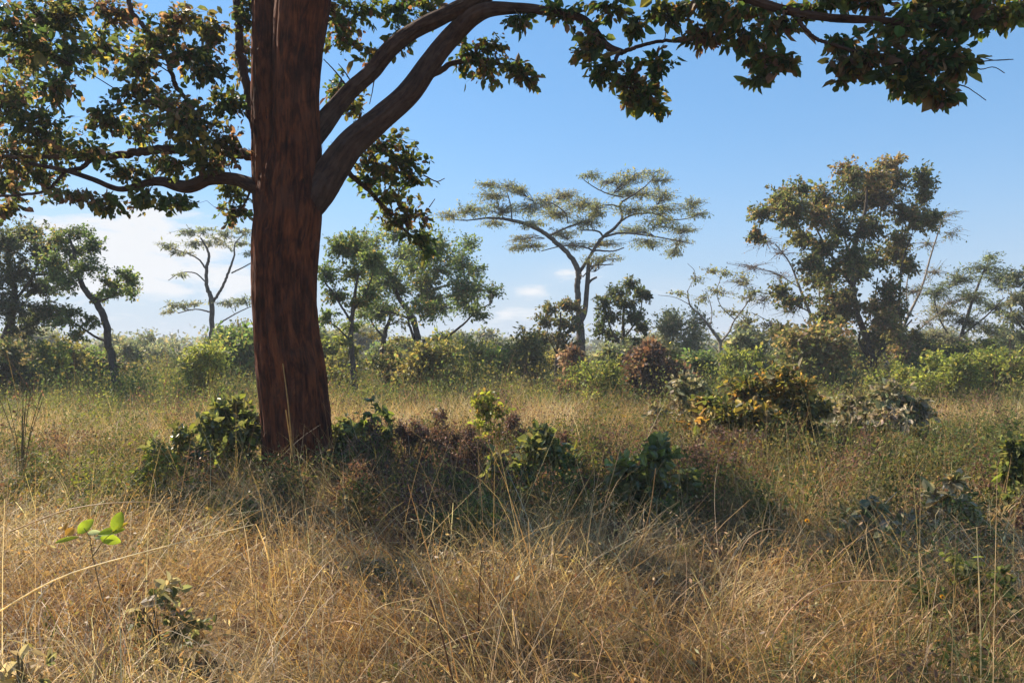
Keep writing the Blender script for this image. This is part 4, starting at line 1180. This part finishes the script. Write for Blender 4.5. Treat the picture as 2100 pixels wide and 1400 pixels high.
def build_grass():
    rng = np.random.default_rng(1)
    dry, grn = Geo(), Geo()

    def scatter(n, y0, y1, per, cl, Lr, wr, tr, br, K, power=0.0, pal=DRY, curl=0.4, distw=0.0):
        b, cid, nc = spots(rng, n, y0, y1, power, cl, per, True)
        # thin places and thick places
        thick = 0.6 * vnoise(b[:, 0] * 1.1 + 20, b[:, 1] * 1.1 + 7, 61) + 0.5 * vnoise(b[:, 0] * 3.1, b[:, 1] * 3.1 + 7, 62)
        ok = rng.uniform(0, 1, len(b)) < (np.clip(2.2 * thick - 0.35, 0.12, 1) if y0 < 10 else 2)
        b, cid = b[ok], cid[ok]
        n = len(b)
        tall = 0.35 + 0.65 * vnoise(b[:, 0] * 0.8 + 4, b[:, 1] * 0.8, 31) + 0.3 * vnoise(b[:, 0] * 2.3, b[:, 1] * 2.3, 32)
        tall = tall * rng.uniform(0.65, 1.35, nc)[cid]
        L = rng.uniform(*Lr, n) * tall
        w = rng.uniform(*wr, n) * (1 + distw * b[:, 1]) * rng.uniform(0.75, 1.3, nc)[cid]
        # grass lies over in drifts, each tuft its own way
        flow = 6.28 * vnoise(b[:, 0] * 0.35, b[:, 1] * 0.35 + 3, 33) * 1.6 + rng.normal(0, 0.9, nc)[cid]
        head = np.where(rng.uniform(0, 1, n) < 0.6, flow + rng.normal(0, 0.6, n), rng.uniform(0, 6.28, n))
        tl, bd = rng.uniform(*tr, n), rng.uniform(*br, n) * rng.uniform(0.6, 1.2, nc)[cid]
        isg = rng.uniform(0, 1, n) * 0.35 + rng.uniform(0, 1, nc)[cid] * 0.65 < green_at(b) * 0.8
        # tufts of ginger, straw and grey among the dry grass
        own = rng.uniform(0, 1, n) < 0.6
        cd = np.where(own[:, None], pick(rng, pal, nc)[cid], pick(rng, pal, n)) * rng.uniform(0.8, 1.2, (n, 1))
        pn = vnoise(b[:, 0] * 0.9, b[:, 1] * 0.9 + 6, 41)[:, None]
        cd = cd * (0.8 + 0.4 * pn) * np.where(pn > 0.5, np.array([[0.98, 1.02, 1.15]]), np.array([[1.03, 0.96, 0.9]]))
        dk = np.clip((vnoise(b[:, 0] * 0.6 + 31, b[:, 1] * 0.75 + 2, 71) - 0.52) * 4, 0, 1)[:, None]
        cd = cd * (1 - dk) + cd * np.array([[0.72, 0.64, 0.58]]) * dk if y0 < 10 else cd
        cg = np.where(own[:, None], pick(rng, GREENG, nc)[cid], pick(rng, GREENG, n)) * rng.uniform(0.8, 1.2, (n, 1))
        for gg, m, c in ((dry, ~isg, cd), (grn, isg, cg)):
            blades(gg, rng, b[m], L[m], w[m], tl[m], bd[m], head[m], c[m], K, curl)
    r = math.radians
    # lodged thatch near the ground
    scatter(78000, 1.0, 12, 26, 0.10, (0.2, 0.5), (0.003, 0.006), (r(15), r(88)), (r(10), r(110)), 4, 0.15, THATCH, 0.9)
    # arching stems that cross each other
    scatter(33000, 1.2, 12, 14, 0.08, (0.4, 0.95), (0.0026, 0.005), (r(5), r(65)), (r(30), r(120)), 6, 0.15, STRAW, 0.8)
    scatter(14000, 1.2, 12, 40, 0.06, (0.3, 0.65), (0.002, 0.004), (r(5), r(60)), (r(20), r(150)), 6, 0.15, STRAW, 1.2)
    # straight and broken stalks
    scatter(5000, 1.4, 13, 3, 0.08, (0.5, 1.15), (0.003, 0.006), (r(0), r(85)), (r(0), r(20)), 3, 0.15, STRAW, 0.1)
    # broad blades
    scatter(11000, 1.2, 12, 9, 0.05, (0.25, 0.6), (0.006, 0.013), (r(5), r(60)), (r(30), r(130)), 5, 0.15, STRAW, 0.6)
    # middle distance, taller growth in fewer and wider blades
    scatter(100000, 11, 34, 18, 0.2, (0.25, 0.8), (0.002, 0.0035), (r(0), r(50)), (r(5), r(90)), 3, 0.2, STRAW, 0.4, 0.09)
    scatter(50000, 32, 90, 16, 0.5, (0.4, 1.0), (0.003, 0.005), (r(0), r(45)), (r(5), r(70)), 3, 0.3, STRAW, 0.3, 0.09)
    # seed heads and broken bits caught in the grass
    for (cnt, l0, l1, q0, q1) in ((50000, 0.006, 0.018, 0.25, 0.6), (42000, 0.015, 0.05, 0.2, 0.5)):
        b = spots(rng, cnt, 1.0, 13, 0.15, 0.14, 9)
        n = len(b)
        b[:, 2] += rng.uniform(0, 1, n) ** 1.3 * 0.42 * (0.5 + 0.8 * vnoise(b[:, 0] * 0.8 + 4, b[:, 1] * 0.8, 31))
        L = rng.uniform(l0, l1, n)
        dry.leaves(b, rng.normal(0, 1, (n, 3)), rng.normal(0, 1, (n, 3)), L, L * rng.uniform(q0, q1, n), pick(rng, DRY + THATCH + THATCH, n), 0, 'diamond')
    # single long stems that stand out of the rest
    for Y, w, rows in ((8.3, 7, [(604, 965), (598, 900), (590, 820), (580, 745)]), (8.3, 6, [(604, 960), (592, 880), (586, 840)]), (3.4, 6, [(-30, 1270), (120, 1185), (300, 1130), (520, 1075)]),
                       (3.2, 6, [(1570, 1330), (1625, 1245), (1710, 1195), (1850, 1190)]), (3.3, 6, [(1500, 1250), (1514, 1160), (1530, 1110), (1570, 1085), (1620, 1090)]), (3.1, 7, [(2012, 1400), (2010, 1250), (2003, 1080)]),
                       (3.3, 6, [(690, 1380), (760, 1260), (830, 1230), (890, 1225)]), (4.0, 6, [(1125, 1200), (1150, 1090), (1220, 960)]), (3.8, 7, [(1060, 1330), (1095, 1200), (1130, 1060)]),
                       (3.6, 5, [(20, 1090), (160, 1040), (330, 1030), (480, 1060)]), (3.2, 6, [(1630, 1390), (1700, 1300), (1850, 1260), (2060, 1330)]), (3.0, 8, [(930, 1400), (900, 1280), (880, 1225)]),
                       (3.5, 6, [(980, 1290), (985, 1180), (990, 1130)]), (4.5, 6, [(1290, 1180), (1330, 1060), (1345, 960)])):
        c = smooth_path(px_ctrl([(x, y, w * 0.55) for x, y in rows], Y), 14)
        st = Geo()
        st.tube(c[:, :3], c[:, 3] * np.linspace(1, 0.5, 14), 4)
        dry.add(st.v[0], st.q[0], np.tile(pick(rng, STRAW if Y > 3.05 and Y != 3.5 else THATCH, 1), (len(st.v[0]), 1)), None, 0, True)
    tag(dry.build('dry_grass', GRASS), 'dry tan grass covering the ground', 'grass', kind='stuff')
    tag(grn.build('green_grass', GRASS), 'green grass growing between the dry stems', 'grass', kind='stuff')


build_grass()


def build_weeds():
    """leafy herbs through the grass, too many and too tangled to count: low mounds of small leaves on thin stems"""
    rng = np.random.default_rng(2)
    g = Geo()

    def mounds(n, y0, y1, power, rad, hgt, cnt, Lr, choose, ratio=(0.35, 0.65), stems=0, xlim=None):
        b = spots(rng, n, y0, y1, power, 0)
        for p in b:
            if xlim and not (xlim[0] < p[0] / p[1] < xlim[1]):
                continue
            pal = choose(p)
            if pal is None:
                continue
            k = rng.uniform(0.6, 1.4)
            R, H = rng.uniform(*rad) * k, rng.uniform(*hgt) * k
            m = int(cnt * rng.uniform(0.6, 1.4))
            q = norm(rng.normal(0, 1, (m, 3))) * rng.uniform(0.2, 1, (m, 1)) ** 0.5
            q[:, 2] = np.abs(q[:, 2])
            lumps = rng.uniform(-0.7, 0.7, (6, 2))
            d = np.min(np.hypot(q[:, None, 0] - lumps[None, :, 0], q[:, None, 1] - lumps[None, :, 1]), 1)
            pos = p + q * np.array([R, R, 1]) * [1, 1, 0] + np.stack([np.zeros(m), np.zeros(m), 0.03 + q[:, 2] * H * (1.15 - 0.8 * np.minimum(d, 1))], -1)
            L = rng.uniform(*Lr, m)
            g.leaves(pos, norm(rng.normal(0, 1, (m, 3)) + np.array([0, 0, 0.25])), norm(rng.normal(0, 1, (m, 3)) + np.array([0, -0.1, 0.5])), L, L * rng.uniform(*ratio, m),
                     pick(rng, pal, m) * rng.uniform(0.8, 1.2), 0, 'full' if p[1] < 14 else 'diamond')
            if stems:
                s = stems
                bb = np.tile(p, (s, 1)) + rng.normal(0, R * 0.5, (s, 3)) * [1, 1, 0]
                blades(g, rng, bb, rng.uniform(0.6, 1.25, s) * H, np.full(s, 0.0035) * (1 + 0.1 * p[1]), rng.uniform(0, 0.5, s), rng.uniform(0, 0.5, s), rng.uniform(0, 6.28, s), pick(rng, PURP + OLIVE, s), 3, 0.2)

    def near_pal(p):
        u = rng.uniform()
        rx, y = p[0] / p[1], p[1]
        gr = green_at(p[None])[0]
        if y > 6.8 and -0.2 < rx < 0.35:
            return PURP if u < 0.42 else (NEAR_D if u < 0.7 else (NEAR_O if u < 0.9 else YEL))
        if y > 6.8:
            return NEAR_D if u < 0.4 else (OLIVE if u < 0.65 else (PURP if u < 0.8 else (NEAR_O if u < 0.92 else YEL)))
        if u < 0.25 + 0.5 * gr:
            return OLIVE if u < 0.2 else NEAR_D
        return PURP if u < 0.75 else None

    def mid_pal(p):
        u = rng.uniform()
        gr = green_at(p[None])[0]
        if u < gr:
            return LIME if u < 0.45 else (MIDG if u < 0.7 else OLIVE)
        return None if u < 0.5 else (OLIVE if u < 0.78 else PURP)

    def far_pal(p):
        u = rng.uniform()
        return LIME if u < 0.36 else (MIDG if u < 0.58 else OLIVE)
    # sparse in front, thick in the belt round the big trunk
    mounds(120, 1.8, 6.5, 0.6, (0.08, 0.25), (0.1, 0.36), 110, (0.012, 0.035), near_pal, stems=10)
    mounds(330, 6.3, 13.5, 0.3, (0.16, 0.4), (0.25, 0.6), 380, (0.022, 0.055), near_pal, stems=18)
    mounds(270, 6.8, 11.0, 0.3, (0.16, 0.38), (0.35, 0.66), 460, (0.018, 0.045), lambda p: PURP if rng.uniform() < 0.6 else NEAR_D, stems=30, xlim=(-0.22, 0.34))
    mounds(190, 6.9, 12.5, 0.3, (0.22, 0.5), (0.4, 0.76), 420, (0.026, 0.062), lambda p: (NEAR_D, PURP, NEAR_O, OLIVE)[rng.choice(4, p=[0.42, 0.28, 0.12, 0.18])], stems=26, xlim=(-0.24, 0.5))
    mounds(40, 8, 13, 0.3, (0.3, 0.5), (0.4, 0.7), 420, (0.03, 0.06), lambda p: NEAR_D, stems=20, xlim=(0.55, 0.8))
    mounds(110, 6.2, 12, 0.3, (0.2, 0.45), (0.25, 0.6), 380, (0.022, 0.055), lambda p: NEAR_D if rng.uniform() < 0.6 else OLIVE, stems=24, xlim=(0.3, 0.85))
    mounds(40, 3.2, 6.2, 0.3, (0.12, 0.3), (0.2, 0.45), 240, (0.02, 0.05), lambda p: NEAR_D, stems=18, xlim=(0.42, 0.85))
    mounds(110, 8, 14, 0.3, (0.25, 0.5), (0.35, 0.75), 300, (0.035, 0.075), lambda p: NEAR_O if rng.uniform() < 0.5 else NEAR_D, stems=14, xlim=(0.12, 0.7))
    mounds(1050, 14.5, 36, 0.6, (0.3, 0.9), (0.3, 0.95), 220, (0.035, 0.07), mid_pal, stems=12)
    mounds(1100, 20, 60, 0.4, (0.5, 1.5), (0.5, 1.6), 260, (0.055, 0.12), far_pal, stems=8)
    mounds(500, 50, 130, 0.5, (1.2, 3.0), (0.8, 1.8), 220, (0.16, 0.3), far_pal)
    tag(g.build('undergrowth', HERB), 'low leafy herbs mixed through the grass', 'undergrowth', kind='stuff')


build_weeds()

# ---------------------------------------------------------------- air


def haze():
    me = bpy.data.meshes.new('haze')
    x, y0, y1, z0, z1 = 420, -60, 420, -1.5, 13.5
    v = [(-x, y0, z0), (x, y0, z0), (x, y1, z0), (-x, y1, z0), (-x, y0, z1), (x, y0, z1), (x, y1, z1), (-x, y1, z1)]
    me.from_pydata(v, [], [(3, 2, 1, 0), (4, 5, 6, 7), (0, 1, 5, 4), (1, 2, 6, 5), (2, 3, 7, 6), (3, 0, 4, 7)])
    m = bpy.data.materials.new('haze_air')
    m.use_nodes = True
    k = Nodes(m.node_tree)
    p = k.n('ShaderNodeVolumePrincipled')
    p.inputs['Color'].default_value = (0.9, 0.94, 1.0, 1)
    p.inputs['Density'].default_value = 0.0012
    p.inputs['Anisotropy'].default_value = 0.0
    o = k.n('ShaderNodeOutputMaterial')
    k.l(p.outputs[0], o.inputs['Volume'])
    me.materials.append(m)
    ob = bpy.data.objects.new('haze', me)
    COL.objects.link(ob)
    tag(ob, kind='stuff')


if True:
    haze()
